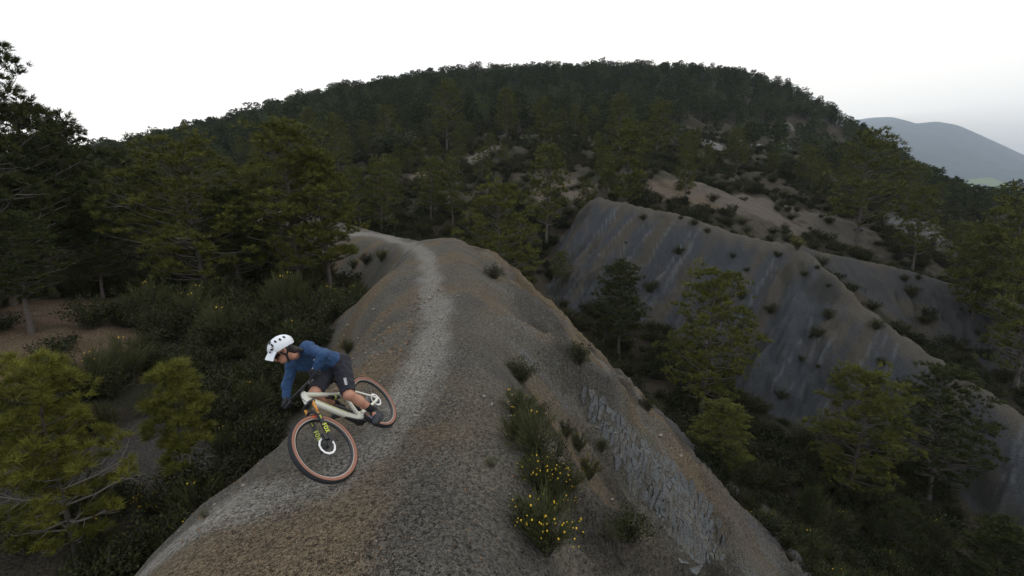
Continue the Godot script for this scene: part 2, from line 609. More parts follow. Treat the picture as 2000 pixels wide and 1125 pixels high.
func H(x: float, z: float) -> float:
	var b := base_at(x, z)
	last_kind = 0
	var h := b + broad.get_noise_2d(x * 2.0, z * 2.0) * sstep(30.0, 120.0, -z) * 3.0
	if z > -60.0 and x > -50.0 and x < 40.0:
		var k := (-z + 14.0) * 4.0
		var xc := at_table(crest_x, k)
		var yc := at_table(crest_y, k)
		var s := x - xc
		var wv := warp.get_noise_2d(x, z)
		var m := 0.0
		if s > 0.0:
			var w := -z + 0.10 * s + wv * 0.9 * sstep(0.5, 4.0, s)
			var grow := sstep(0.1, 3.2, s)
			m = yc - 1.06 * (sqrt(s * s + 1.3) - 1.14) + (at_table(rib_tab, (w + 12.0) * 10.0) - 0.85) * grow * (1.0 + 0.02 * s)
			m -= absf(flute.get_noise_2d(w * 0.55, s * 0.12)) * 0.7 * grow
			m -= 0.9 * sstep(1.0, 3.2, s) * exp(-pow((w - 7.4) / 1.3, 2.0))
			m -= 1.1 * sstep(2.0, 2.7, s) * exp(-pow((w - 19.3) / 1.7, 2.0)) + 0.5 * sstep(3.6, 4.1, s + wv) * exp(-pow((w - 12.6) / 1.2, 2.0))
			m += (0.12 - absf(flute.get_noise_2d(w * 1.9 + 20.0, s * 0.4))) * 0.34 * grow + (0.1 - absf(flute.get_noise_2d(w * 0.9 + 70.0, s * 1.3))) * 0.22 * grow
		else:
			var q := -s
			var w := -z - 0.12 * q + wv * 0.6
			var grow := sstep(0.5, 4.5, q)
			m = yc - lerpf(0.36, 0.22, sstep(-5.0, -3.3, z)) * (sqrt(q * q + 2.2) - 1.483) - 0.6 * maxf(q - 1.75 + 1.5 * sstep(-4.5, -3.0, z) + 0.85 * sstep(4.0, 9.0, -z), 0.0) * sstep(1.4, 4.0, q) + at_table(rib_left, (w + 12.0) * 10.0) * grow * 0.8
			m -= absf(flute.get_noise_2d(w * 0.5 + 40.0, q * 0.15)) * 0.3 * grow
		if m > h - 0.4:
			last_kind = 2
			last_s = s
			last_u = -z
		h = smax(h, m, 1.1)
	if x > 0.0 and x < 75.0 and z > -85.0 and z < 0.0:
		var u := (x + z) * 0.70711
		var v := (z - x) * 0.70711
		var ku := (u + 50.0) * 4.0
		if ku > 0.0 and ku < 279.0:
			var t := v - at_table(r2_v, ku) + flute.get_noise_2d(u * 0.4, 3.0) * 0.35
			var yc := at_table(r2_y, ku) + flute.get_noise_2d(u * 0.7, 13.0) * 0.22
			var m := 0.0
			if t > 0.0:
				var bed := u + t * 0.22
				var fl := flute.get_noise_2d(bed * 0.1, t * 0.03 + 7.0) * 1.5 - absf(flute.get_noise_2d(bed * 0.3, t * 0.06 + 90.0)) * 1.0 - absf(flute.get_noise_2d(bed * 0.8 + warp.get_noise_2d(x * 0.7, z * 0.7) * 1.2, t * 0.14 + 9.0)) * 0.95 - absf(flute.get_noise_2d(bed * 1.9, t * 0.3 + 49.0)) * 0.3 + flute.get_noise_2d(bed * 0.5, t * 0.6 + 29.0) * 0.4
				m = yc - 1.0 * (sqrt(t * t + 0.12) - 0.346) + fl * sstep(0.0, 5.0, t)
			else:
				m = yc - 0.8 * (sqrt(t * t + 0.12) - 0.346) - absf(flute.get_noise_2d(u * 0.5, 33.0)) * 0.6 * sstep(0.0, 3.0, -t)
			m -= 12.0 * sstep(235.0, 279.0, ku) + 9.0 * sstep(84.0, 50.0, ku)
			if m > h - 0.25:
				last_kind = 3
				last_s = t
				last_u = u
			h = smax(h, m, 0.5)
	if x > 26.0 and x < 86.0 and z > -80.0 and z < -24.0:
		var k3 := (x - 26.0) * 4.0
		var t := z - at_table(r3_z, k3)
		if t > -14.0:
			var yc := at_table(r3_y, k3)
			var m := yc - (0.95 if t > 0.0 else 0.25) * (sqrt(t * t + 0.8) - 0.894)
			m += (flute.get_noise_2d(x * 0.25, t * 0.03 + 50.0) * 1.6 - absf(flute.get_noise_2d(x * 0.45 + warp.get_noise_2d(x, z) * 0.8, t * 0.1 + 71.0)) * 1.5 - absf(flute.get_noise_2d(x * 1.5, t * 0.2 + 31.0)) * 0.5) * sstep(0.0, 5.0, t)
			m -= 8.0 * sstep(8.0, 0.0, x - 26.0)
			if m > h - 0.25:
				last_kind = 4
				last_s = t
				last_u = x
			h = smax(h, m, 0.8)
	var near := sstep(0.0, 6.0, -z)
	h += lumps.get_noise_2d(x, z) * lerpf(0.05, 0.13, near) * (0.45 + 0.9 * sstep(0.6, 3.0, last_s) if last_kind == 2 else 1.0)
	for q in fix:
		h += q[2] * exp(-((x - q[0]) ** 2 + (z - q[1]) ** 2) / 0.9)
	return h

func ground_hit(px: float, py: float) -> Vector3:
	# where the view ray of a photo pixel meets the ground
	var d := 2.4
	var was := U(px, py, d)
	while d < 330.0:
		d *= 1.012
		var p := U(px, py, d)
		if p.y < H(p.x, p.z):
			for j in 12:
				var q := (was + p) * 0.5
				if q.y < H(q.x, q.z): p = q
				else: was = q
			return p
		was = p
	return U(px, py, 330.0)

func path_dist(x: float, z: float) -> float:
	var best := 9.0
	var p := Vector2(x, z)
	for i in path_pts.size() - 1:
		var a := path_pts[i]
		var ab := path_pts[i + 1] - a
		var t := clampf((p - a).dot(ab) / ab.length_squared(), 0.0, 1.0)
		best = minf(best, (p - a - ab * t).length())
	return best

func axis_list(stops: Array) -> PackedFloat32Array:
	# stops [from, spacing] ... with the last entry the end
	var out := PackedFloat32Array()
	for i in stops.size() - 1:
		var n := int(ceil((stops[i + 1][0] - stops[i][0]) / stops[i][1]))
		for k in n: out.append(lerpf(stops[i][0], stops[i + 1][0], float(k) / n))
	out.append(stops[-1][0])
	return out

var tone := noise(FastNoiseLite.TYPE_SIMPLEX_SMOOTH, 0.35, 21, 4)
var patch_n := noise(FastNoiseLite.TYPE_SIMPLEX_SMOOTH, 0.09, 22, 4)
var streak := noise(FastNoiseLite.TYPE_SIMPLEX_SMOOTH, 1.0, 23, 4)

func ground_colour(x: float, y: float, z: float, kind: int, s: float, u: float, pd: float, steep: float) -> Color:
	# base colours of soil and rock (linear), by where the photograph shows each
	var t := tone.get_noise_2d(x, z)
	var c := Color(0.04, 0.033, 0.023)
	if kind == 2:
		var grey := Color(0.115, 0.104, 0.084)
		var ochre := Color(0.155, 0.113, 0.07)
		var o := sstep(-0.12, 0.4, patch_n.get_noise_2d(x * 2.2 + 9.0, z * 2.2) + t * 0.55)
		if s > 0.0:
			# bands of rusty and grey shale run down the flank with the ribs
			var w := u + 0.10 * s
			o = sstep(-0.15, 0.3, streak.get_noise_2d(w * 0.33, s * 0.03) + t * 0.35) * sstep(0.3, 2.5, s) * sstep(4.0, 8.0, u) + o * 0.45
			o += 0.9 * exp(-pow((w - 19.5) / 2.0, 2.0)) * sstep(1.5, 3.0, s) * (1.0 - sstep(5.0, 8.0, s))
		c = grey.lerp(ochre, clampf(o, 0.0, 1.0) * 0.75)
		c = c.lerp(Color(0.075, 0.072, 0.068), sstep(0.1, 0.5, -t) * 0.6)
		if s > 0.4:
			var w2 := u + 0.10 * s
			c = c.lerp(Color(0.15, 0.152, 0.15), sstep(0.22, 0.5, streak.get_noise_2d(w2 * 1.3 + 8.0, s * 0.25) + t * 0.3) * 0.6 * sstep(0.4, 1.5, s))
			c = c.lerp(Color(0.042, 0.038, 0.032), sstep(0.15, 0.45, streak.get_noise_2d(w2 * 0.8 + 58.0, s * 0.35) - t * 0.4) * 0.7 * sstep(0.4, 1.5, s))
		if s > 6.0: c = c.lerp(Color(0.075, 0.076, 0.08), sstep(6.0, 11.0, s + t * 4.0) * 0.85)
		if s < 0.0: c = c.lerp(Color(0.055, 0.047, 0.035), sstep(3.2, 5.5, -s + t * 1.5) * 0.8)
	elif kind == 3:
		# one grey shale with slanting beds of browner and paler rock
		var bed := u + s * 0.22
		c = Color(0.056, 0.058, 0.062)
		c = c.lerp(Color(0.085, 0.07, 0.05), sstep(0.0, 0.4, streak.get_noise_2d(bed * 0.35 + 31.0, s * 0.04) + t * 0.35) * 0.75 * (1.0 - sstep(7.0, 13.0, s + t * 8.0)))
		c = c.lerp(Color(0.12, 0.125, 0.13), sstep(0.36, 0.5, streak.get_noise_2d(bed * 1.6, s * 0.03 + 22.0) + t * 0.15) * 0.6)
		c = c.lerp(Color(0.034, 0.033, 0.026), sstep(0.2, 0.4, patch_n.get_noise_2d(u * 1.6, s * 1.1 + 40.0) + t * 0.2) * 0.7)   # lichen and low growth
		c = c.lerp(Color(0.1, 0.086, 0.066), sstep(1.6, 0.2, s + t) * 0.8)
	elif kind == 4:
		c = Color(0.062, 0.06, 0.057)
		c = c.lerp(Color(0.085, 0.07, 0.05), sstep(0.0, 0.35, patch_n.get_noise_2d(u * 1.2, s * 0.8 + 11.0) + t * 0.3) * 0.8)
	else:
		# soil under scrub, bare clay patches here and there
		var bare := sstep(0.02, 0.3, patch_n.get_noise_2d(x * 0.55, z * 0.55) + t * 0.3)
		c = c.lerp(Color(0.08, 0.066, 0.049), bare * 0.5)
		c = c.lerp(Color(0.03, 0.034, 0.02), sstep(0.0, 0.35, -t + patch_n.get_noise_2d(x + 77.0, z) * 0.6) * 0.7)
		for q in BARE:
			var e: float = ((x - q[0]) / q[2]) ** 2 + ((z - q[1]) / q[3]) ** 2
			if e < 3.0: c = c.lerp(Color(q[4], q[5], q[6]), sstep(1.5, 0.5, e + t * 1.2))
	if pd < 1.3 and kind != 3:
		var ruts := streak.get_noise_2d(x * 3.0 + 4.0, z * 0.9) * 0.14
		var worn := sstep(0.5, 0.12, pd + t * 0.2 + ruts)
		c = c.lerp(Color(0.3, 0.28, 0.25), worn * 0.85)
		c = c.lerp(Color(0.13, 0.12, 0.103), sstep(1.0, 0.3, pd + t * 0.5) * 0.35)
	return c

var BARE := []

func build_terrain() -> void:
	var xs := axis_list([[-420, 14.0], [-200, 4.0], [-110, 1.5], [-48, 0.42], [-15, 0.17], [-5.5, 0.085], [5.0, 0.14], [17, 0.26], [62, 1.3], [130, 4.0], [260, 14.0], [420, 0]])
	var zs := axis_list([[-430, 10.0], [-300, 3.2], [-150, 1.5], [-85, 0.3], [-34, 0.22], [-20, 0.14], [-9.5, 0.08], [-1.5, 0.4], [6, 2.0], [30, 0]])
	var nx := xs.size()
	var nz := zs.size()
	print("terrain grid ", nx, " x ", nz)
	var pos := PackedVector3Array()
	var nrm := PackedVector3Array()
	var col := PackedColorArray()
	var kind := PackedByteArray()
	pos.resize(nx * nz)
	nrm.resize(nx * nz)
	col.resize(nx * nz)
	kind.resize(nx * nz)
	var ss := PackedFloat32Array()
	var us := PackedFloat32Array()
	var pds := PackedFloat32Array()
	ss.resize(nx * nz)
	us.resize(nx * nz)
	pds.resize(nx * nz)
	for iz in nz:
		var z := zs[iz]
		for ix in nx:
			var x := xs[ix]
			var h := H(x, z)
			var i := iz * nx + ix
			var pd := 9.0
			if x > -16.0 and x < 1.0 and z > -36.0 and z < 0.0:
				pd = path_dist(x, z)
				if pd < 1.0: h -= 0.035 * sstep(0.6, 0.1, pd) * sstep(1.3, 2.2, Vector2(x + 1.55, z + 4.6).length())
			pos[i] = Vector3(x, h, z)
			kind[i] = last_kind
			ss[i] = last_s
			us[i] = last_u
			pds[i] = pd
	for iz in nz:
		for ix in nx:
			var i := iz * nx + ix
			var l := pos[i - 1 if ix > 0 else i]
			var r := pos[i + 1 if ix < nx - 1 else i]
			var f := pos[i - nx if iz > 0 else i]
			var b := pos[i + nx if iz < nz - 1 else i]
			var n := (b - f).cross(r - l).normalized()
			nrm[i] = n
			var p := pos[i]
			var c := ground_colour(p.x, p.y, p.z, kind[i], ss[i], us[i], pds[i], n.y)
			col[i] = Color(c.r * 2.0, c.g * 2.0, c.b * 2.0)
	var lists := {}
	for iz in nz - 1:
		for ix in nx - 1:
			var i := iz * nx + ix
			var k: int = kind[i]
			if pds[i] < 0.42: k = 1
			if not lists.has(k): lists[k] = PackedInt32Array()
			lists[k].append_array([i, i + 1, i + nx, i + 1, i + nx + 1, i + nx])
	var names := {0: "hillside", 1: "path", 2: "ridge", 3: "shale_ridge", 4: "gully_cliff"}
	var labels := {0: "dark scrub hillside with bare clay patches under the pines", 1: "pale worn dirt trail along the ridge crest", 2: "bare grey brown shale ridge that the trail follows", 3: "blue grey fluted shale ridge across the gully", 4: "shadowed fluted gully wall behind the blue grey ridge"}
	for k in lists:
		var remap := PackedInt32Array()
		remap.resize(nx * nz)
		remap.fill(-1)
		var v := PackedVector3Array()
		var n := PackedVector3Array()
		var c := PackedColorArray()
		var idx: PackedInt32Array = lists[k]
		for j in idx.size():
			var o := idx[j]
			if remap[o] < 0:
				remap[o] = v.size()
				v.append(pos[o])
				n.append(nrm[o])
				c.append(col[o])
			idx[j] = remap[o]
		var node := part(names[k], arrays_mesh(v, idx, n, c), M.ground, self)
		tag(node, labels[k], "", "", "structure")
# ---------------------------------------------------------------- textures and materials
func tone_texture(size: int, layers: Array, lo: float, hi: float) -> ImageTexture:
	# layers of [noise, weight]; grey, sRGB-coded, seamless
	var acc := PackedFloat32Array()
	acc.resize(size * size)
	for l in layers:
		var im: Image = l[0].get_seamless_image(size, size)
		var d := im.get_data()
		var w: float = l[1]
		for i in size * size: acc[i] += (d[i] / 255.0 - 0.5) * w
	var lut := PackedByteArray()
	for i in 512:
		var q := clampf(lerpf(lo, hi, i / 511.0), 0.0, 1.0)
		lut.append(int(255.0 * Color(q, q, q).linear_to_srgb().r))
	var out := PackedByteArray()
	out.resize(size * size)
	for i in size * size: out[i] = lut[clampi(int((acc[i] + 0.5) * 511.0), 0, 511)]
	return ImageTexture.create_from_image(Image.create_from_data(size, size, false, Image.FORMAT_L8, out))

func grey_texture(size: int, n: FastNoiseLite) -> ImageTexture:
	return ImageTexture.create_from_image(n.get_seamless_image(size, size))

func make_materials() -> void:
	var pebble := noise(FastNoiseLite.TYPE_CELLULAR, 0.055, 31)
	pebble.cellular_return_type = FastNoiseLite.RETURN_CELL_VALUE
	pebble.cellular_jitter = 1.0
	var grit := noise(FastNoiseLite.TYPE_CELLULAR, 0.16, 32)
	grit.cellular_return_type = FastNoiseLite.RETURN_CELL_VALUE
	var soft := noise(FastNoiseLite.TYPE_SIMPLEX_SMOOTH, 0.012, 33, 5)
	var g := StandardMaterial3D.new()
	g.vertex_color_use_as_albedo = true
	g.albedo_texture = tone_texture(1024, [[pebble, 0.7], [grit, 0.8], [soft, 0.5]], 0.06, 1.0)
	g.uv1_triplanar = true
	g.uv1_world_triplanar = true
	g.uv1_scale = Vector3.ONE * 0.95
	g.roughness = 0.95
	g.metallic_specular = 0.25
	var shape := noise(FastNoiseLite.TYPE_CELLULAR, 0.055, 31, 1)
	shape.cellular_return_type = FastNoiseLite.RETURN_DISTANCE2_SUB
	shape.fractal_type = FastNoiseLite.FRACTAL_FBM
	shape.fractal_octaves = 3
	g.heightmap_enabled = true
	g.heightmap_texture = grey_texture(1024, shape)
	g.heightmap_scale = 3.5
	M.ground = g
	var slab := mat(Color.WHITE, 0.95)
	slab.albedo_texture = g.albedo_texture
	slab.uv1_triplanar = true
	slab.uv1_world_triplanar = true
	slab.uv1_scale = Vector3.ONE * 1.1
	M.crust = []
	for c in [[0.105, 0.108, 0.108], [0.09, 0.092, 0.09], [0.11, 0.105, 0.094], [0.085, 0.078, 0.066]]:
		var k: StandardMaterial3D = slab.duplicate()
		k.albedo_color = lin(c[0] * 2.0, c[1] * 2.0, c[2] * 2.0)
		M.crust.append(k)
	var bark := mat(lin(0.16, 0.135, 0.115), 0.95)
	var bn := noise(FastNoiseLite.TYPE_SIMPLEX_SMOOTH, 0.03, 41, 4)
	bark.albedo_texture = tone_texture(256, [[bn, 1.0]], 0.25, 1.0)
	bark.uv1_triplanar = true
	bark.uv1_scale = Vector3(3.0, 0.8, 3.0)
	M.bark = bark
	M.dead = mat(lin(0.2, 0.18, 0.155), 0.95)
	for k in [["needle", 0.75], ["leaf", 0.7]]:
		var m := mat(Color.WHITE, k[1])
		m.vertex_color_use_as_albedo = true
		m.backlight_enabled = true
		m.backlight = Color(0.16, 0.16, 0.1)
		m.metallic_specular = 0.3
		M[k[0]] = m
	var fl := mat(lin(0.65, 0.42, 0.02), 0.7)
	M.flower = fl
	var stone := mat(Color.WHITE, 0.9)
	stone.vertex_color_use_as_albedo = true
	stone.albedo_texture = bark.albedo_texture
	stone.uv1_triplanar = true
	stone.uv1_scale = Vector3.ONE * 1.5
	M.stone = stone

# ---------------------------------------------------------------- plants
class Leaves:
	var v := PackedVector3Array()
	var c := PackedColorArray()
	func blade(a: Vector3, tip: Vector3, side: Vector3, col: Color, tipcol: Color) -> void:
		v.append_array([a - side, a + side, tip])
		c.append_array([col, col, tipcol])
	func leaf(a: Vector3, tip: Vector3, side: Vector3, col: Color) -> void:
		var m := (a + tip) * 0.5
		v.append_array([a, m + side, tip, a, tip, m - side])
		c.append_array([col, col, col, col, col, col])
	func mesh() -> ArrayMesh:
		var a := []
		a.resize(Mesh.ARRAY_MAX)
		a[Mesh.ARRAY_VERTEX] = v
		a[Mesh.ARRAY_COLOR] = c
		var m := ArrayMesh.new()
		m.add_surface_from_arrays(Mesh.PRIMITIVE_TRIANGLES, a)
		return m

func rdir(r: RandomNumberGenerator) -> Vector3:
	var z := r.randf_range(-1, 1)
	var a := r.randf() * TAU
	var q := sqrt(1.0 - z * z)
	return Vector3(q * cos(a), z, q * sin(a))

func tuft(L: Leaves, r: RandomNumberGenerator, at: Vector3, dir: Vector3, count: int, length: float, width: float, col: Color, spread := 0.75) -> void:
	for k in count:
		var d := (dir + rdir(r) * spread).normalized()
		var l := length * r.randf_range(0.65, 1.15)
		var side := d.cross(rdir(r)).normalized() * width
		var a := at + rdir(r) * length * 0.22
		var q := r.randf_range(0.8, 1.2)
		L.blade(a, a + d * l, side, Color(col.r * q, col.g * q, col.b * q), Color(col.r * q, col.g * q, col.b * q))

# a pine of height h: whorled limbs, upturned sprays, needles in tufts
func make_pine(o: Dictionary) -> Node3D:
	var r := RandomNumberGenerator.new()
	r.seed = o.seed
	var h: float = o.h
	var root := Node3D.new()
	var tr := Geo.new()
	var br := tr               # limbs grow out of the trunk
	var dead := Geo.new()
	var L := Leaves.new()
	var bend := Vector3(r.randf_range(-1, 1), 0, r.randf_range(-1, 1)) * 0.05 * h
	var axis := func(t: float) -> Vector3: return Vector3(0, h * t, 0) + bend * sin(t * 2.6) * t
	var pts := []
	var rad := []
	for k in 9:
		var t := k / 8.0
		pts.append(axis.call(t * 0.97) - Vector3(0, 0.35 if k == 0 else 0.0, 0))
		rad.append(h * o.get("girth", 0.017) * (1.0 - t * 0.88) * (1.35 if k == 0 else 1.0))
	tr.tube(pts, rad, o.get("sides", 7))
	var whorls: int = o.whorls
	var bare: float = o.bare
	for w in whorls:
		var t := bare + (1.0 - bare) * pow((w + 0.3) / whorls, 0.92)
		var tc := (t - bare) / (1.0 - bare)
		var env: float = o.w * (pow(1.0 - tc, 0.5) * (0.6 + 0.4 * sstep(0.0, 0.3, tc)) + 0.05)
		var nb: int = o.per + (r.randi() % 2)
		var a0 := r.randf() * TAU
		var open: bool = o.get("dead", 0.0) > tc
		for b in nb:
			var an := a0 + TAU * b / nb + r.randf_range(-0.35, 0.35)
			var out := Vector3(cos(an), 0, sin(an))
			var len: float = env * r.randf_range(0.6, 1.15)
			var rise := lerpf(o.get("rise0", 0.3), 0.9, tc * tc) + r.randf_range(-0.1, 0.14)
			var p0: Vector3 = axis.call(clampf(t + r.randf_range(-0.5, 0.5) * (1.0 - bare) / whorls, bare * 0.9, 0.97))
			var p1: Vector3 = p0 + out * len * 0.5 + Vector3(0, rise * len * 0.35, 0)
			var p2: Vector3 = p0 + out * len + Vector3(0, rise * len, 0)
			var tgt: Geo = dead if open and r.randf() < 0.8 else br
			var br_r: float = h * 0.0042 * (1.1 - 0.7 * tc)
			tgt.tube([p0, p1, p2], [br_r * 1.5, br_r, br_r * 0.4], o.get("bsides", 4), 1.0, Vector3.ZERO, false)
			if tgt == dead:
				for k in o.get("twigs", 5):
					var f := r.randf_range(0.3, 1.0)
					var q := p0.lerp(p1, f * 2.0) if f < 0.5 else p1.lerp(p2, f * 2.0 - 1.0)
					var d := (out + rdir(r) * 0.9 + Vector3(0, 0.35, 0)).normalized() * len * r.randf_range(0.2, 0.45)
					tgt.tube([q, q + d * 0.5 + rdir(r) * len * 0.04, q + d], [br_r * 0.5, br_r * 0.38, br_r * 0.15], 3, 1.0, Vector3.ZERO, false)
				if r.randf() < 0.55: continue
			# needles gather in puffs along the outer half of the limb
			var sidev := out.cross(Vector3.UP)
			var puffs: int = maxi(1, int(round(o.puffs * (len / o.w + 0.2))))
			for k in puffs:
				var f := (1.0 if k == 0 else pow(r.randf(), 0.7) * 0.75 + 0.25)
				var q := p0.lerp(p1, f * 2.0) if f < 0.5 else p1.lerp(p2, f * 2.0 - 1.0)
				var off: Vector3 = sidev * r.randf_range(-1, 1) * len * 0.42 * f + Vector3(0, r.randf_range(-0.02, 0.16) * o.w, 0)
				var at := q + off
				if o.get("twigs", 0) > 0:
					br.tube([q, q + off * 0.6 + Vector3(0, -0.02, 0), at], [br_r * 0.5, br_r * 0.35, br_r * 0.15], 3, 1.0, Vector3.ZERO, false)
				var cm: Color = (o.col as Color).lerp(o.col2, r.randf())
				var pr: float = o.puff * r.randf_range(0.7, 1.25)
				for e in o.tufts:
					var sd := rdir(r)
					sd.y = absf(sd.y) * 0.8 - 0.15
					var dir := (sd + out * 0.35 + Vector3(0, 0.5, 0)).normalized()
					tuft(L, r, at + sd * pr * r.randf_range(0.3, 1.0), dir, o.needles, o.nlen, o.nwid, cm, o.get("spread", 0.75))
	for k in o.tufts: tuft(L, r, axis.call(0.96) + rdir(r) * o.puff * 0.7, Vector3.UP, o.needles, o.nlen, o.nwid, o.col2, 0.7)
	part("trunk", tr.mesh(), M.bark, root)
	if dead.v.size(): part("dead_branches", dead.mesh(), M.dead, root)
	part("crown", L.mesh(), M.needle, root)
	return root

# a shrub: woody stems and small leaves in clumps; broom has upright green rods and yellow flowers
func make_shrub(o: Dictionary) -> Node3D:
	var r := RandomNumberGenerator.new()
	r.seed = o.seed
	var root := Node3D.new()
	var st := Geo.new()
	var L := Leaves.new()
	var fl := Geo.new()
	for s in o.stems:
		var an := r.randf() * TAU
		var lean: float = sqrt(r.randf()) * o.get("lean", 0.9)
		var top := Vector3(cos(an) * lean * o.w, o.h * r.randf_range(0.55, 1.0) * (1.0 - lean * lean * 0.45), sin(an) * lean * o.w)
		var mid := top * Vector3(0.42, 0.55, 0.42)
		var foot: Vector3 = Vector3(cos(an), 0, sin(an)) * o.w * 0.12 * r.randf()
		st.tube([foot - Vector3(0, 0.08, 0), mid, top], [o.h * 0.012, o.h * 0.008, o.h * 0.003], 3, 1.0, Vector3.ZERO, false)
		for k in o.leaves:
			var f := pow(r.randf(), 0.6)
			var q: Vector3 = foot.lerp(mid, f * 2.0) if f < 0.5 else mid.lerp(top, f * 2.0 - 1.0)
			q += rdir(r) * o.fuzz
			var c: Color = (o.col as Color).lerp(o.col2, r.randf())
			var d: Vector3 = ((top - foot).normalized() * o.get("up", 0.8) + rdir(r)).normalized()
			if o.get("rods", false): L.blade(q, q + d * o.llen * r.randf_range(0.6, 1.3), d.cross(rdir(r)).normalized() * o.lwid, c, c)
			else: L.leaf(q, q + d * o.llen * r.randf_range(0.7, 1.2), d.cross(rdir(r)).normalized() * o.lwid, c)
		if o.get("flowers", 0.0) > r.randf():
			for k in 1 + r.randi() % 3:
				var q: Vector3 = top + rdir(r) * o.fuzz * 1.3
				var fs: float = o.get("fsize", 0.02)
				fl.ball(q, Vector3(fs, fs * 1.2, fs) * r.randf_range(0.7, 1.3), 3, 5)
	part("stems", st.mesh(), M.bark, root)
	part("foliage", L.mesh(), M.leaf, root)
	if fl.v.size(): part("flowers", fl.mesh(), M.flower, root)
	return root

func plant(proto: Node3D, called: String, at: Vector3, scale_: float, turn: float, label: String, category: String, group := "", sy := 1.0) -> Node3D:
	var o: Node3D = proto.duplicate()
	o.name = numbered(called)
	add_child(o)
	o.transform = Transform3D(Basis(Vector3.UP, turn).scaled(Vector3(scale_, scale_ * sy, scale_)), at)
	tag(o, label, category, group)
	return o
# ---------------------------------------------------------------- bicycle and rider
# bike axes: X forward from the rear axle, Y up in the leaning plane, Z to the bike's right
var bike_t: Transform3D

func BL(x: float, left: float, up: float) -> Vector3: return Vector3(x, up, -left)

func bike_frame() -> void:
	var f := U(634.7, 874.3, 4.4)
	var rr := U(728.2, 785.2, 5.57)
	var fw := (f - rr).normalized()
	var n := Vector3(0.74, 0.63 * cp + 0.2 * sp, 0.2 * cp - 0.63 * sp)
	n = (n - fw * n.dot(fw)).normalized()
	var up := fw.cross(n)
	bike_t = Transform3D(Basis(fw, up, -n), f - fw * 1.2)

func text_part(words: String, size: float, at: Transform3D, m: Material, parent: Node3D, called := "lettering") -> void:
	var t := TextMesh.new()
	t.text = words
	t.font_size = 64
	t.pixel_size = size / 46.0
	t.depth = 0.0015
	var f := SystemFont.new()
	f.font_names = PackedStringArray(["Droid Sans"])
	f.font_weight = 800
	t.font = f
	var o := part(called, t, m, parent)
	o.transform = at

func lying(at: Vector3, along: Vector3, face: Vector3) -> Transform3D:   # text that runs along a direction and faces another
	var x := along.normalized()
	var z := (face - x * face.dot(x)).normalized()
	return Transform3D(Basis(x, z.cross(x), z), at)

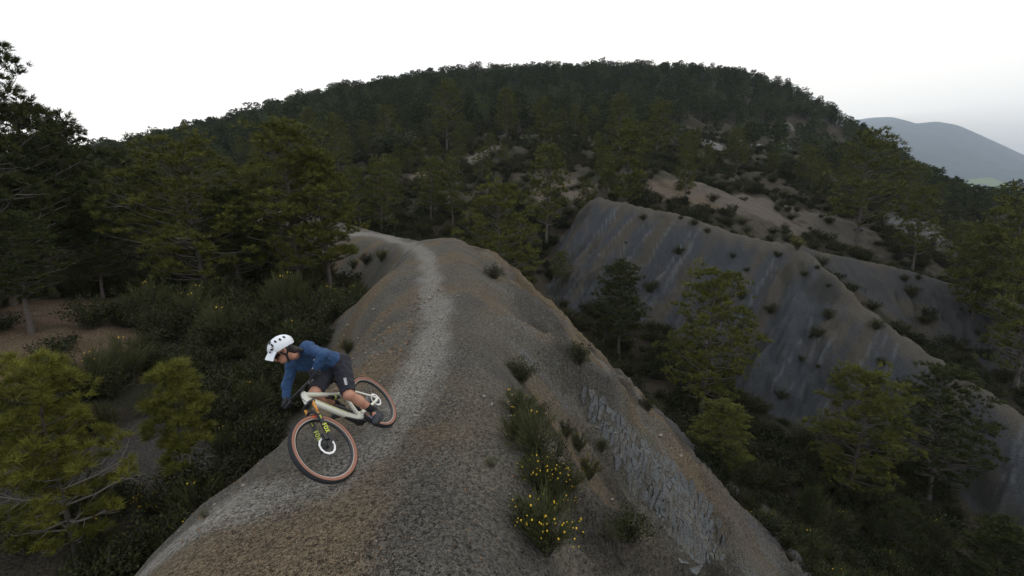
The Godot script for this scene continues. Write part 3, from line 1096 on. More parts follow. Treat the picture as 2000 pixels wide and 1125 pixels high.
func make_wheel(called: String, root: Node3D, at: Vector3, axis: Vector3, front: bool) -> Node3D:
	var w := Node3D.new()
	w.name = called
	root.add_child(w, true)
	w.position = at
	var z := Vector3.ZERO
	var g := Geo.new()
	# tread: rounded black crown
	var prof := []
	for k in 9:
		var a := lerpf(-1.15, 1.15, k / 8.0)
		prof.append(Vector2(0.342 + 0.027 * cos(a), 0.0295 * sin(a)))
	g.lathe(prof, z, axis, 80)
	var rad := axis.cross(Vector3.UP).normalized()
	var rad2 := axis.cross(rad)
	for k in 92:
		for row in 4:
			var an := TAU * (k + (0.5 if row % 2 else 0.0)) / 92.0
			var d := rad * cos(an) + rad2 * sin(an)
			var tan := axis.cross(d)
			var a: float = [-0.95, -0.33, 0.33, 0.95][row]
			var out := (d * cos(a) + axis * sin(a)).normalized()
			g.box(d * (0.342 + 0.0285 * cos(a)) + axis * 0.031 * sin(a), out * 0.0028, tan * 0.0062, out.cross(tan) * 0.005)
	part("tyre", g.mesh(), M.rubber, w)
	for sgn in [-1.0, 1.0]:
		g = Geo.new()
		prof = []
		for k in 7:
			var a := lerpf(1.12, 2.35, k / 6.0)
			prof.append(Vector2(0.342 + 0.0275 * cos(a), sgn * 0.0305 * sin(a)))
		g.lathe(prof, z, axis, 80)
		part("sidewall", g.mesh(), M.tan, w)
	g = Geo.new()
	g.lathe([Vector2(0.324, -0.0175), Vector2(0.314, -0.0185), Vector2(0.298, -0.011), Vector2(0.292, 0.0), Vector2(0.298, 0.011), Vector2(0.314, 0.0185), Vector2(0.324, 0.0175)], z, axis, 80)
	var rim := part("rim", g.mesh(), M.rim, w)
	g = Geo.new()
	for sgn in [-1.0, 1.0]: g.lathe([Vector2(0.3235, sgn * 0.0186), Vector2(0.318, sgn * 0.0195), Vector2(0.3145, sgn * 0.0188)], z, axis, 80)
	part("rim_edge", g.mesh(), M.rim_edge, rim)
	g = Geo.new()
	for k in 28:
		var an := TAU * k / 28.0
		var d := rad * cos(an) + rad2 * sin(an)
		var an2 := an + (0.5 if k % 4 < 2 else -0.5)
		var d2 := rad * cos(an2) + rad2 * sin(an2)
		g.tube([d2 * 0.026 + axis * (0.028 if k % 2 else -0.028), d * 0.3], [0.0011], 4, 1.0, Vector3.ZERO, false)
	part("spokes", g.mesh(), M.spoke, w)
	g = Geo.new()
	g.lathe([Vector2(0.008, -0.055), Vector2(0.014, -0.052), Vector2(0.014, -0.036), Vector2(0.028, -0.032), Vector2(0.028, -0.026), Vector2(0.015, -0.02), Vector2(0.015, 0.02), Vector2(0.028, 0.026), Vector2(0.028, 0.032), Vector2(0.014, 0.036), Vector2(0.014, 0.052), Vector2(0.008, 0.055)], z, axis, 20)
	part("hub", g.mesh(), M.black, w)
	# brake rotor on the left side: a pale wavy ring on dark arms
	var ro := axis * (-0.044 if axis.z > 0 else 0.044)
	g = Geo.new()
	var R := 0.094 if front else 0.086
	for k in 60:
		var a0 := TAU * k / 60.0
		var a1 := TAU * (k + 1) / 60.0
		var w0 := 0.0018 * sin(a0 * 12.0)
		var w1 := 0.0018 * sin(a1 * 12.0)
		var e0 := rad * cos(a0) + rad2 * sin(a0)
		var e1 := rad * cos(a1) + rad2 * sin(a1)
		for sgn in [-1.0, 1.0]:
			var b := g.v.size()
			for q in [e0 * (R + w0), e1 * (R + w1), e1 * (R - 0.02 + w1), e0 * (R - 0.02 + w0)]:
				g.v.append(ro + q + axis * 0.0012 * sgn)
				g.n.append(axis * sgn)
			g.i.append_array([b, b + 1, b + 2, b, b + 2, b + 3])
	var rotor := part("brake_rotor", g.mesh(), M.rotor, w)
	g = Geo.new()
	for k in 6:
		var a0 := TAU * k / 6.0
		var e0 := rad * cos(a0) + rad2 * sin(a0)
		var e1 := rad * cos(a0 + 0.5) + rad2 * sin(a0 + 0.5)
		g.tube([ro + e0 * 0.018, ro + e0.lerp(e1, 0.5) * 0.05, ro + e1 * (R - 0.016)], [0.008, 0.006, 0.006], 5, 0.3, axis)
	g.lathe([Vector2(0.0, 0.004), Vector2(0.022, 0.004), Vector2(0.022, -0.004), Vector2(0.0, -0.004)], ro, axis, 16)
	part("rotor_carrier", g.mesh(), M.black, rotor)
	return w

func make_bike() -> Node3D:
	var t := thing("mountain_bike", "cream full suspension mountain bike with tan wall tyres under the rider", "bicycle")
	# the node sits where the tyres meet the ground
	t.transform = bike_t.translated_local(BL(0.6, 0, -0.372))
	var o := Node3D.new()                                  # frame axes stay at the rear axle
	var off := -BL(0.6, 0, -0.372)
	var g: Geo
	var shift := func(n: Node3D) -> void: n.position += off
	var add := func(called: String, gg: Geo, m: Material) -> MeshInstance3D:
		var p := part(called, gg.mesh(), m, t)
		p.position = off
		return p
	o.free()
	var Z := Vector3(0, 0, 1)
	var rear := make_wheel("rear_wheel", t, off, Z, false)
	# steering: turned about the head axis
	var head_b := BL(0.948, 0, 0.455)
	var head_t := BL(0.9, 0, 0.563)
	var sax := (head_t - head_b).normalized()
	var st := Basis(sax, deg_to_rad(-7.0))
	var steer := func(p: Vector3) -> Vector3: return head_b + st * (p - head_b)
	var fr := make_wheel("front_wheel", t, steer.call(BL(1.2, 0, 0)) + off, st * Z, true)
	g = Geo.new()
	for a in [[0.79, 0.05], [1.0, 0.05]]: pass
	# orange mark on the front sidewall, blue mark on the rear
	for a in [[fr, st * Z, 2.05, M.orange], [rear, Z, -0.35, M.blue_mark]]:
		g = Geo.new()
		var ax: Vector3 = a[1]
		var pr := []
		for k in 5:
			var q := lerpf(1.25, 2.1, k / 4.0)
			pr.append(Vector2(0.3425 + 0.0282 * cos(q), -0.0313 * sin(q)))
		var e := ax.cross(Vector3.UP).normalized()
		var best := 0.0
		var want := Vector3(cos(a[2]), sin(a[2]), 0)
		best = atan2(want.dot(ax.cross(e)), want.dot(e))
		g.lathe(pr, Vector3.ZERO, ax, 6, best - 0.07, best + 0.07)
		part("sidewall_mark", g.mesh(), a[3], a[0])
	# --- frame
	g = Geo.new()
	g.tube([head_b - sax * 0.012, head_b + sax * 0.02, head_t - sax * 0.02, head_t + sax * 0.008], [0.03, 0.034, 0.031, 0.028], 14)
	g.tube([BL(0.935, 0, 0.492), BL(0.86, 0, 0.41), BL(0.62, 0, 0.13), BL(0.49, 0, -0.01)], [0.034, 0.038, 0.036, 0.034], 14, 0.9, Z, true, 3.0)
	g.tube([BL(0.905, 0, 0.545), BL(0.82, 0, 0.508), BL(0.6, 0, 0.405), BL(0.4, 0, 0.315)], [0.028, 0.025, 0.02, 0.019], 12, 1.1, Z, true, 2.8)
	g.tube([BL(0.44, 0, -0.03), BL(0.41, 0, 0.1), BL(0.375, 0, 0.26), BL(0.345, 0, 0.38)], [0.03, 0.022, 0.02, 0.02], 12)
	g.tube([BL(0.5, 0, -0.005), BL(0.43, 0, -0.03), BL(0.38, 0, 0.02)], [0.036, 0.044, 0.03], 12, 0.8, Z)
	g.lathe([Vector2(0.0, -0.046), Vector2(0.024, -0.046), Vector2(0.026, 0.0), Vector2(0.024, 0.046), Vector2(0.0, 0.046)], BL(0.434, 0, -0.035), Z, 18)
	var fm: MeshInstance3D = add.call("frame", g, M.cream)
	g = Geo.new()
	for s in [-1.0, 1.0]:       # yellow-green line along the down tube
		g.tube([BL(0.87, s * 0.0345, 0.432), BL(0.74, s * 0.0345, 0.281), BL(0.58, s * 0.033, 0.096)], [0.003, 0.0045, 0.003], 4, 0.3, Z)
	var stripe := part("pinstripe", g.mesh(), M.lime, fm)
	# --- rear triangle
	for s in [-1.0, 1.0]:
		g = Geo.new()
		g.tube([BL(0.36, s * 0.03, 0.33), BL(0.25, s * 0.05, 0.25), BL(0.05, s * 0.07, 0.055), BL(0.0, s * 0.07, 0.0)], [0.013, 0.012, 0.012, 0.018], 10, 0.8, Z, true, 2.6)
		add.call("seat_stay", g, M.cream)
		g = Geo.new()
		g.tube([BL(0.4, s * 0.035, 0.0), BL(0.3, s * 0.052, -0.008), BL(0.08, s * 0.07, -0.012), BL(-0.015, s * 0.07, 0.0)], [0.024, 0.018, 0.018, 0.02], 10, 0.65, Z, true, 3.0)
		add.call("chain_stay", g, M.cream)
	g = Geo.new()
	for s in [-1.0, 1.0]: g.tube([BL(0.355, s * 0.034, 0.345), BL(0.4, s * 0.036, 0.33), BL(0.47, s * 0.03, 0.31)], [0.014, 0.017, 0.013], 8, 0.5, Z)
	add.call("rocker_link", g, M.cream)
	g = Geo.new()
	g.tube([BL(0.48, 0, 0.31), BL(0.57, 0, 0.345)], [0.024], 12)
	g.tube([BL(0.57, 0, 0.345), BL(0.66, 0, 0.385)], [0.011], 10)
	g.tube([BL(0.52, 0, 0.36), BL(0.6, 0, 0.395)], [0.014], 8)
	var sh: MeshInstance3D = add.call("rear_shock", g, M.black)
	g = Geo.new()
	g.tube([BL(0.535, 0, 0.3315), BL(0.552, 0, 0.3382)], [0.0255], 12)
	part("shock_band", g.mesh(), M.lime, sh)
	# bottle carried low in the frame
	g = Geo.new()
	g.tube([BL(0.5, 0, 0.075), BL(0.505, 0, 0.08), BL(0.62, 0, 0.205), BL(0.65, 0, 0.235), BL(0.66, 0, 0.25)], [0.03, 0.036, 0.036, 0.03, 0.018], 14)
	add.call("water_bottle", g, M.black)
	g = Geo.new()
	g.tube([BL(0.64, 0, 0.085), BL(0.55, 0, -0.01), BL(0.47, 0, -0.085), BL(0.41, 0, -0.09)], [0.012, 0.022, 0.03, 0.02], 10, 1.3, Z)
	add.call("bash_guard", g, M.black)
	# --- fork (turns with the wheel)
	var hub := BL(1.2, 0, 0)
	var crown := BL(0.958, 0, 0.43)
	g = Geo.new()
	g.tube([steer.call(BL(0.949, 0, 0.452)), steer.call(crown)], [0.03, 0.034], 12)
	g.tube([steer.call(crown + Z * 0.083), steer.call(crown + sax * 0.008 + Z * 0.04), steer.call(crown + sax * 0.012), steer.call(crown + sax * 0.008 - Z * 0.04), steer.call(crown - Z * 0.083)], [0.023, 0.026, 0.03, 0.026, 0.023], 10)
	var fork: MeshInstance3D = add.call("fork_crown", g, M.black)
	var fd := Vector3(0.914, 0.407, 0).normalized() * 0.035   # axle sits ahead of the legs
	for s in [-1.0, 1.0]:
		var top: Vector3 = crown - Z * s * 0.067
		var knee: Vector3 = top - sax * 0.15
		var low: Vector3 = top - sax * 0.46
		g = Geo.new()
		g.tube([steer.call(top + sax * 0.012), steer.call(knee - sax * 0.02)], [0.0175], 12)
		add.call("stanchion", g, M.gold)
		g = Geo.new()
		g.tube([steer.call(knee), steer.call(knee - sax * 0.02), steer.call(low.lerp(knee, 0.3)), steer.call(low), steer.call(hub - Z * s * 0.062), steer.call(hub - Z * s * 0.062 - sax * 0.022)], [0.0225, 0.024, 0.022, 0.02, 0.017, 0.012], 12)
		var leg: MeshInstance3D = add.call("fork_leg", g, M.black)
		var face: Vector3 = st * (Vector3(0.45, 0.2, -1.0).normalized() if s > 0 else Vector3(0.75, 0.35, 0.55).normalized())
		if s < 0: face = st * Vector3(0.6, 0.28, -0.75).normalized()
		var mid: Vector3 = steer.call(knee - sax * 0.175) + face * 0.0235
		text_part("FOX", 0.04, lying(mid, st * sax * -1.0, face), M.lime, leg)
		g = Geo.new()
		for k in 3: g.tube([steer.call(knee - sax * (0.028 + 0.014 * k)) + face * 0.0225, steer.call(knee - sax * (0.036 + 0.014 * k)) + face * 0.0225], [0.008], 6, 1.0)
		part("decal", g.mesh(), M.lime, leg)
	g = Geo.new()
	g.tube([steer.call(crown - sax * 0.15 + Z * 0.067), steer.call(crown - sax * 0.1 + fd * 1.0 + Z * 0.045), steer.call(crown - sax * 0.085 + fd * 1.2), steer.call(crown - sax * 0.1 + fd * 1.0 - Z * 0.045), steer.call(crown - sax * 0.15 - Z * 0.067)], [0.016, 0.015, 0.014, 0.015, 0.016], 10)
	add.call("fork_arch", g, M.black)
	g = Geo.new()
	g.box(steer.call(BL(1.165, 0.062, 0.078)), Vector3(0.024, 0.01, 0), Vector3(-0.012, 0.03, 0), Vector3(0, 0, 0.016))
	add.call("brake_caliper", g, M.black)
	# --- cockpit
	g = Geo.new()
	g.tube([head_t, steer.call(BL(0.893, 0, 0.58))], [0.022], 12)
	g.tube([steer.call(BL(0.892, 0, 0.585)), steer.call(BL(0.925, 0, 0.6))], [0.02, 0.022], 10)
	add.call("stem", g, M.black)
	g = Geo.new()
	var bar := []
	for a in [[0.31, 0.875, 0.612], [0.2, 0.888, 0.612], [0.11, 0.922, 0.604], [0.05, 0.93, 0.6], [-0.05, 0.93, 0.6], [-0.11, 0.922, 0.604], [-0.2, 0.888, 0.612], [-0.31, 0.875, 0.612]]: bar.append(steer.call(BL(a[1], a[0], a[2])))
	g.tube(bar, [0.011, 0.011, 0.014, 0.016, 0.016, 0.014, 0.011, 0.011], 10)
	add.call("handlebar", g, M.black)
	for s in [1.0, -1.0]:
		g = Geo.new()
		g.tube([steer.call(BL(0.875, s * 0.318, 0.612)), steer.call(BL(0.886, s * 0.2, 0.612))], [0.0165], 12)
		add.call("grip", g, M.rubber)
		g = Geo.new()
		g.tube([steer.call(BL(0.9, s * 0.165, 0.605)), steer.call(BL(0.945, s * 0.175, 0.59)), steer.call(BL(0.955, s * 0.25, 0.582))], [0.014, 0.01, 0.005], 8)
		add.call("brake_lever", g, M.black if s < 0 else M.spoke)
	for s in [1.0, -1.0]:       # brake hoses loop from the levers to the fork and the frame
		g = Geo.new()
		var end: Vector3 = steer.call(crown - sax * 0.14 - Z * 0.09) if s > 0 else BL(0.9, -0.03, 0.5)
		g.tube([steer.call(BL(0.93, s * 0.16, 0.6)), steer.call(BL(1.0, s * 0.1, 0.59)), steer.call(BL(1.02, s * 0.05, 0.53)), end], [0.003], 6)
		add.call("brake_hose", g, M.black)
	# --- saddle, post, drive
	g = Geo.new()
	g.tube([BL(0.345, 0, 0.37), BL(0.315, 0, 0.47)], [0.015], 10)
	add.call("seat_post", g, M.black)
	g = Geo.new()
	g.tube([BL(0.43, 0, 0.49), BL(0.38, 0, 0.495), BL(0.28, 0, 0.49), BL(0.2, 0, 0.5), BL(0.17, 0, 0.505)], [0.014, 0.018, 0.022, 0.022, 0.014], 12, 2.4, Z)
	add.call("saddle", g, M.black)
	var bb := BL(0.434, 0, -0.035)
	g = Geo.new()
	for k in 34:
		var an := TAU * k / 34.0
		var d := Vector3(cos(an), sin(an), 0)
		g.box(bb + Z * 0.05 + d * 0.066, d * 0.007, Vector3(-d.y, d.x, 0) * 0.004, Z * 0.0015)
	g.lathe([Vector2(0.05, 0.002), Vector2(0.068, 0.002), Vector2(0.068, -0.002), Vector2(0.05, -0.002), Vector2(0.05, 0.002)], bb + Z * 0.05, Z, 34)
	add.call("chainring", g, M.black)
	g = Geo.new()
	for k in 8:
		var rr := 0.104 - k * 0.011
		g.lathe([Vector2(rr - 0.012, 0.001), Vector2(rr, 0.001), Vector2(rr, -0.001), Vector2(rr - 0.012, -0.001)], Vector3(0, 0, 0.022 + k * 0.004), Z, 36)
	add.call("cassette", g, M.spoke)
	g = Geo.new()
	g.tube([BL(0.434, -0.05, 0.033), BL(0.0, -0.05, 0.06)], [0.0035], 4, 1.0)
	g.tube([BL(0.434, -0.05, -0.1), BL(0.02, -0.045, -0.17)], [0.0035], 4, 1.0)
	add.call("chain", g, M.rim)
	g = Geo.new()
	g.tube([BL(-0.01, -0.06, -0.03), BL(-0.01, -0.065, -0.09), BL(0.03, -0.05, -0.17)], [0.012, 0.014, 0.012], 8)
	add.call("derailleur", g, M.black)
	for s in [1.0, -1.0]:        # left crank hangs down, right one up
		var tip := bb + Vector3(0.006, -0.172 * s, 0)
		g = Geo.new()
		g.tube([bb - Z * s * 0.062, (bb + tip) * 0.5 - Z * s * 0.068, tip - Z * s * 0.075], [0.019, 0.014, 0.015], 10, 0.7, Z)
		add.call("crank", g, M.black)
		g = Geo.new()
		g.tube([tip - Z * s * 0.075, tip - Z * s * 0.18], [0.008], 8)
		g.box(tip - Z * s * 0.135, Vector3(0.045, 0, 0), Vector3(0, 0.008, 0), Z * 0.04)
		add.call("pedal", g, M.black)
	return t

func bike_materials() -> void:
	M.rubber = mat(lin(0.022, 0.023, 0.026), 0.8)
	M.tan = mat(lin(0.3, 0.135, 0.09), 0.75)
	M.rim = mat(lin(0.018, 0.018, 0.02), 0.35)
	M.rim_edge = mat(lin(0.5, 0.43, 0.38), 0.5)
	M.spoke = mat(lin(0.22, 0.22, 0.23), 0.35, 0.8)
	M.black = mat(lin(0.014, 0.014, 0.016), 0.4)
	M.rotor = mat(lin(0.85, 0.85, 0.85), 0.45, 0.15)
	var cr := mat(lin(0.72, 0.7, 0.6), 0.35)
	cr.clearcoat_enabled = true
	cr.clearcoat = 0.5
	cr.clearcoat_roughness = 0.15
	M.cream = cr
	M.lime = mat(lin(0.62, 0.68, 0.06), 0.5)
	M.gold = mat(lin(0.55, 0.25, 0.06), 0.25, 0.7)
	M.orange = mat(lin(0.75, 0.12, 0.04), 0.6)
	M.blue_mark = mat(lin(0.08, 0.16, 0.55), 0.6)

# ---------------------------------------------------------------- rider
func make_rider() -> Node3D:
	var t := thing("person", "mountain biker in blue jersey, dark shorts and white helmet leaning into the turn", "person")
	t.transform = bike_t.translated_local(BL(0.44, 0.15, -0.21))
	var off := -BL(0.44, 0.15, -0.21)
	var add := func(called: String, gg: Geo, m: Material, parent: Node3D = null) -> MeshInstance3D:
		var p := part(called, gg.mesh(), m, t if parent == null else parent)
		if parent == null: p.position = off
		return p
	# joints in bike axes (forward, left, up)
	var hipL := BL(0.325, 0.215, 0.6)
	var hipR := BL(0.335, 0.045, 0.63)
	var pel := (hipL + hipR) * 0.5
	var kneeL := BL(0.61, 0.195, 0.25)
	var ankL := BL(0.375, 0.15, -0.085)
	var kneeR := BL(0.715, -0.03, 0.505)
	var ankR := BL(0.385, -0.14, 0.265)
	var shL := BL(0.755, 0.285, 0.9)
	var shR := BL(0.635, -0.035, 0.915)
	var sh := (shL + shR) * 0.5
	var elL := BL(0.87, 0.44, 0.715)
	var elR := BL(0.72, -0.215, 0.755)
	var wrL := BL(0.895, 0.265, 0.665)
	var wrR := BL(0.8, -0.262, 0.64)
	var waist := pel.lerp(sh, 0.42) + BL(-0.015, 0, 0.03)
	var chest := pel.lerp(sh, 0.78) + BL(0.0, 0, 0.0)
	var neck := sh + BL(0.055, 0.015, 0.03)
	var head := BL(0.965, 0.195, 1.02)
	# head axes: facing, up, left, from how the helmet lies in the photograph
	var inv := bike_t.basis.inverse()
	var cam := func(v: Vector3) -> Vector3: return inv * Vector3(v.x, v.y * cp + v.z * sp, v.z * cp - v.y * sp)
	var hf: Vector3 = (cam.call(Vector3(-0.62, -0.64, 0.45)) as Vector3).normalized()
	var hu: Vector3 = cam.call(Vector3(-0.42, 0.80, 0.3))
	hu = (hu - hf * hu.dot(hf)).normalized()
	var hl := hu.cross(hf).normalized()      # rider's left
	var HP := func(f: float, l: float, u: float) -> Vector3: return head + hf * f + hl * l + hu * u
	var side := (shL - shR).normalized()
	var hside := (hipL - hipR).normalized()
	# torso shared by body and jersey
	var torso := func(e: float) -> Array:
		return [
			[pel + hside * 0.055, waist + side * 0.05, 0.095 + e, 0.088 + e], [pel - hside * 0.055, waist - side * 0.05, 0.095 + e, 0.088 + e],
			[waist + side * 0.05, chest + side * 0.06, 0.088 + e, 0.1 + e], [waist - side * 0.05, chest - side * 0.06, 0.088 + e, 0.1 + e],
			[chest + side * 0.06, shL, 0.095 + e, 0.056 + e], [chest - side * 0.06, shR, 0.095 + e, 0.056 + e], [shL, shR, 0.054 + e, 0.054 + e]]
	var body := Geo.new()
	var pr: Array = torso.call(0.0)
	pr.append_array([[sh, neck, 0.062, 0.052], [neck, HP.call(-0.03, 0, -0.07), 0.05, 0.05],
		[shL, elL, 0.05, 0.038], [elL, wrL, 0.038, 0.027], [shR, elR, 0.05, 0.038], [elR, wrR, 0.038, 0.027],
		[hipL, kneeL, 0.086, 0.056], [hipR, kneeR, 0.086, 0.056],
		[kneeL, kneeL.lerp(ankL, 0.35) + BL(-0.012, 0, -0.012), 0.052, 0.053], [kneeL.lerp(ankL, 0.35) + BL(-0.012, 0, -0.012), ankL, 0.053, 0.032],
		[kneeR, kneeR.lerp(ankR, 0.35) + BL(-0.01, 0, -0.02), 0.052, 0.053], [kneeR.lerp(ankR, 0.35) + BL(-0.01, 0, -0.02), ankR, 0.053, 0.032],
		[ankL, ankL + BL(0.1, 0.01, -0.06), 0.035, 0.03], [ankR, ankR + BL(0.1, -0.01, -0.06), 0.035, 0.03]])
	sdf_into(body, pr, 0.012, 0.03)
	# head with face, its own finer grid
	var hp := [[HP.call(-0.02, 0, 0.03), HP.call(0.015, 0, 0.03), 0.078, 0.07], [HP.call(0.015, 0, -0.01), HP.call(0.04, 0, -0.06), 0.062, 0.046],
		[HP.call(0.05, 0.0, -0.075), HP.call(0.072, 0, -0.088), 0.032, 0.018], [HP.call(0.0, 0.045, -0.04), HP.call(0.05, 0.02, -0.085), 0.028, 0.02], [HP.call(0.0, -0.045, -0.04), HP.call(0.05, -0.02, -0.085), 0.028, 0.02],
		[HP.call(-0.03, 0, -0.02), HP.call(-0.035, 0, -0.1), 0.06, 0.05]]
	sdf_into(body, hp, 0.005, 0.025)
	hp = [[HP.call(0.082, 0, 0.005), HP.call(0.108, 0, -0.032), 0.009, 0.012], [HP.call(0.1, 0.011, -0.036), HP.call(0.1, -0.011, -0.036), 0.008, 0.008],
		[HP.call(0.085, 0.016, -0.057), HP.call(0.092, 0, -0.056), 0.006, 0.0075], [HP.call(0.085, -0.016, -0.057), HP.call(0.092, 0, -0.056), 0.006, 0.0075], [HP.call(0.082, 0.014, -0.067), HP.call(0.088, -0.014, -0.067), 0.007, 0.007],
		[HP.call(-0.012, 0.075, -0.022), HP.call(-0.018, 0.08, 0.012), 0.009, 0.013], [HP.call(-0.012, -0.075, -0.022), HP.call(-0.018, -0.08, 0.012), 0.009, 0.013]]
	sdf_into(body, hp, 0.003, 0.006)
	add.call("body", body, M.skin)
	# jersey with folds
	var wr := noise(FastNoiseLite.TYPE_SIMPLEX_SMOOTH, 12.0, 51, 3)
	var j := Geo.new()
	pr = torso.call(0.014)
	pr[0][0] = pel.lerp(waist, 0.3) + hside * 0.055
	pr[1][0] = pel.lerp(waist, 0.3) - hside * 0.055
	pr.append_array([[shL, elL, 0.062, 0.05], [elL, elL.lerp(wrL, 0.86), 0.05, 0.038], [shR, elR, 0.062, 0.05], [elR, elR.lerp(wrR, 0.92), 0.05, 0.037], [sh, neck.lerp(sh, 0.55), 0.072, 0.062]])
	sdf_into(j, pr, 0.01, 0.035, wr, 0.014)
	var jm: MeshInstance3D = add.call("jersey", j, M.jersey)
	# small pale chest emblem, drawn as two strokes in a square
	var ce := chest + side * 0.075 + BL(0.095, 0.045, -0.07)
	# shorts
	var s := Geo.new()
	pr = [[pel + hside * 0.05, waist.lerp(pel, 0.55) + side * 0.05, 0.112, 0.1], [pel - hside * 0.05, waist.lerp(pel, 0.55) - side * 0.05, 0.112, 0.1],
		[hipL, hipL.lerp(kneeL, 0.9), 0.108, 0.082], [hipR, hipR.lerp(kneeR, 0.84), 0.106, 0.084]]
	# hems cut off square: carve past the knee
	var cut := func(h: Vector3, k: Vector3, f: float) -> Array:
		var d := (k - h).normalized()
		return [h.lerp(k, f) + d * 0.11, h.lerp(k, f) + d * 0.14, 0.112, 0.112, -1]
	pr.append_array([cut.call(hipL, kneeL, 0.9), cut.call(hipR, kneeR, 0.84)])
	sdf_into(s, pr, 0.01, 0.03, wr, 0.013)
	var sm: MeshInstance3D = add.call("shorts", s, M.shorts)
	# lettering on the left thigh
	var td := (kneeL - hipL).normalized()
	var eye := (bike_t.affine_inverse() * Vector3.ZERO - kneeL).normalized()
	var tf := (eye - td * eye.dot(td)).normalized()
	text_part("HIRU", 0.028, lying(hipL.lerp(kneeL, 0.74) + tf * 0.0935, -td, tf), M.white, sm)
	text_part("H", 0.022, lying(ce, BL(0.5, 0.6, 0.3), BL(0.5, 0.6, -0.5)), M.white, jm, "chest_emblem")
	# socks and shoes
	for a in [[kneeL, ankL, 1.0], [kneeR, ankR, -1.0]]:
		var an: Vector3 = a[1]
		var up: Vector3 = (a[0] - an).normalized()
		var g := Geo.new()
		sdf_into(g, [[an + up * 0.13, an, 0.044, 0.04], [an, an + BL(0.02, 0, -0.035), 0.042, 0.042]], 0.008, 0.02)
		add.call("sock", g, M.black_cloth)
		g = Geo.new()
		var y: float = a[2] * 0.012
		sdf_into(g, [[an + BL(0.0, 0, -0.015), an + BL(-0.035, 0, -0.07), 0.044, 0.036], [an + BL(-0.04, 0, -0.08), an + BL(0.09, y, -0.078), 0.034, 0.044], [an + BL(0.02, 0, -0.03), an + BL(0.1, y, -0.07), 0.042, 0.038], [an + BL(0.09, y, -0.08), an + BL(0.17, y, -0.088), 0.042, 0.03]], 0.007, 0.02)
		var shoe: MeshInstance3D = add.call("shoe", g, M.shoe)
		g = Geo.new()
		g.tube([an + BL(-0.075, 0, -0.107), an + BL(-0.02, 0, -0.113), an + BL(0.1, y, -0.116), an + BL(0.195, y, -0.104)], [0.024, 0.03, 0.04, 0.022], 12, 0.3, Vector3(0, 1, 0))
		part("sole", g.mesh(), M.black, shoe)
		g = Geo.new()
		g.tube([an + BL(-0.005, 0.045, 0.0), an + BL(0.05, 0.03, 0.0), an + BL(0.055, 0, 0.012), an + BL(0.05, -0.03, 0.0), an + BL(-0.005, -0.045, 0.0)], [0.007], 6, 2.0, Vector3(0, 1, 0))
		part("strap", g.mesh(), M.black, shoe)
	# gloves: a palm and five fingers closed round each grip
	var head_b := BL(0.948, 0, 0.455)
	var sax := (BL(0.9, 0, 0.563) - head_b).normalized()
	var st := Basis(sax, deg_to_rad(-7.0))
	for q in [1.0, -1.0]:
		var ga: Vector3 = head_b + st * (BL(0.877, q * 0.3, 0.612) - head_b)
		var gb: Vector3 = head_b + st * (BL(0.886, q * 0.205, 0.612) - head_b)
		var ax := (ga - gb).normalized()
		var mid := (ga + gb) * 0.5
		var wrist: Vector3 = wrL if q > 0 else wrR
		var back := wrist - mid
		back = (back - ax * back.dot(ax)).normalized()      # from the grip to the wrist
		var fwd := -back
		var upv := (ax.cross(back) * (1.0)).normalized()
		if upv.y < 0.0: upv = -upv
		var fore := (fwd - upv * 0.25).normalized()
		var hand := []
		var knu: Vector3 = mid + upv * 0.03 + fore * 0.012
		hand.append([wrist, mid + back * 0.045 + upv * 0.022, 0.029, 0.026])
		for k in 4:
			var o := ax * (0.036 - 0.024 * k)
			var long: float = [0.82, 1.0, 1.06, 0.96][k]       # little finger outboard
			var k0 := knu + o
			var k1 := mid + o + fore * 0.034 * long + upv * 0.012
			var k2 := mid + o + fore * 0.022 - upv * 0.026 * long
			var k3 := mid + o - fore * 0.012 * long - upv * 0.03
			hand.append_array([[mid + back * 0.04 + upv * 0.022 + o * 0.8, k0, 0.015, 0.0125], [k0, k1, 0.011, 0.0098], [k1, k2, 0.0098, 0.009], [k2, k3, 0.009, 0.008]])
		var tb := mid - ax * 0.03 + back * 0.04 + upv * 0.008
		hand.append_array([[tb, mid - ax * 0.052 + upv * 0.004 + fore * 0.002 + back * 0.014, 0.015, 0.0115], [mid - ax * 0.052 + upv * 0.004 + back * 0.014, mid - ax * 0.046 + fore * 0.022 - upv * 0.02, 0.0115, 0.009]])
		var g := Geo.new()
		sdf_into(g, hand, 0.0035, 0.008)
		add.call("glove", g, M.glove)
	# pale cuff at the left wrist
	var g := Geo.new()
	g.tube([wrL.lerp(elL, 0.02), wrL.lerp(elL, 0.1)], [0.031, 0.033], 14)
	add.call("wrist_band", g, M.white)
	# --- helmet: shell as an ellipsoid cap cut low at the nape, visor ahead, vents let into it
	var hc: Vector3 = HP.call(-0.012, 0, 0.042)
	g = Geo.new()
	var rings := 18
	var seg := 48
	for k in rings + 1:
		for q in seg:
			var an := TAU * q / seg            # 0 = front
			var low := lerpf(1.62, 2.02, 0.5 - 0.5 * cos(an))   # nape lower than brow
			low -= 0.14 * pow(absf(sin(an)), 2.0)
			var th := low * k / rings
			var d := Vector3(sin(th) * cos(an), cos(th), sin(th) * sin(an))
			var rx := 0.126 if d.x > 0 else 0.132
			var p := Vector3(d.x * rx, d.y * 0.11, d.z * 0.097)
			# long raised ribs, front to back
			p *= 1.0 + 0.025 * cos(asin(clampf(d.z, -1.0, 1.0)) * 10.0) * sin(th)
			g.v.append(hc + hf * p.x + hu * p.y + hl * p.z)
			g.n.append((hf * d.x / rx + hu * d.y / 0.11 + hl * d.z / 0.097).normalized())
	for k in rings:
		for q in seg:
			var a := k * seg + q
			var b := k * seg + (q + 1) % seg
			g.i.append_array([a, b, a + seg, b, b + seg, a + seg])
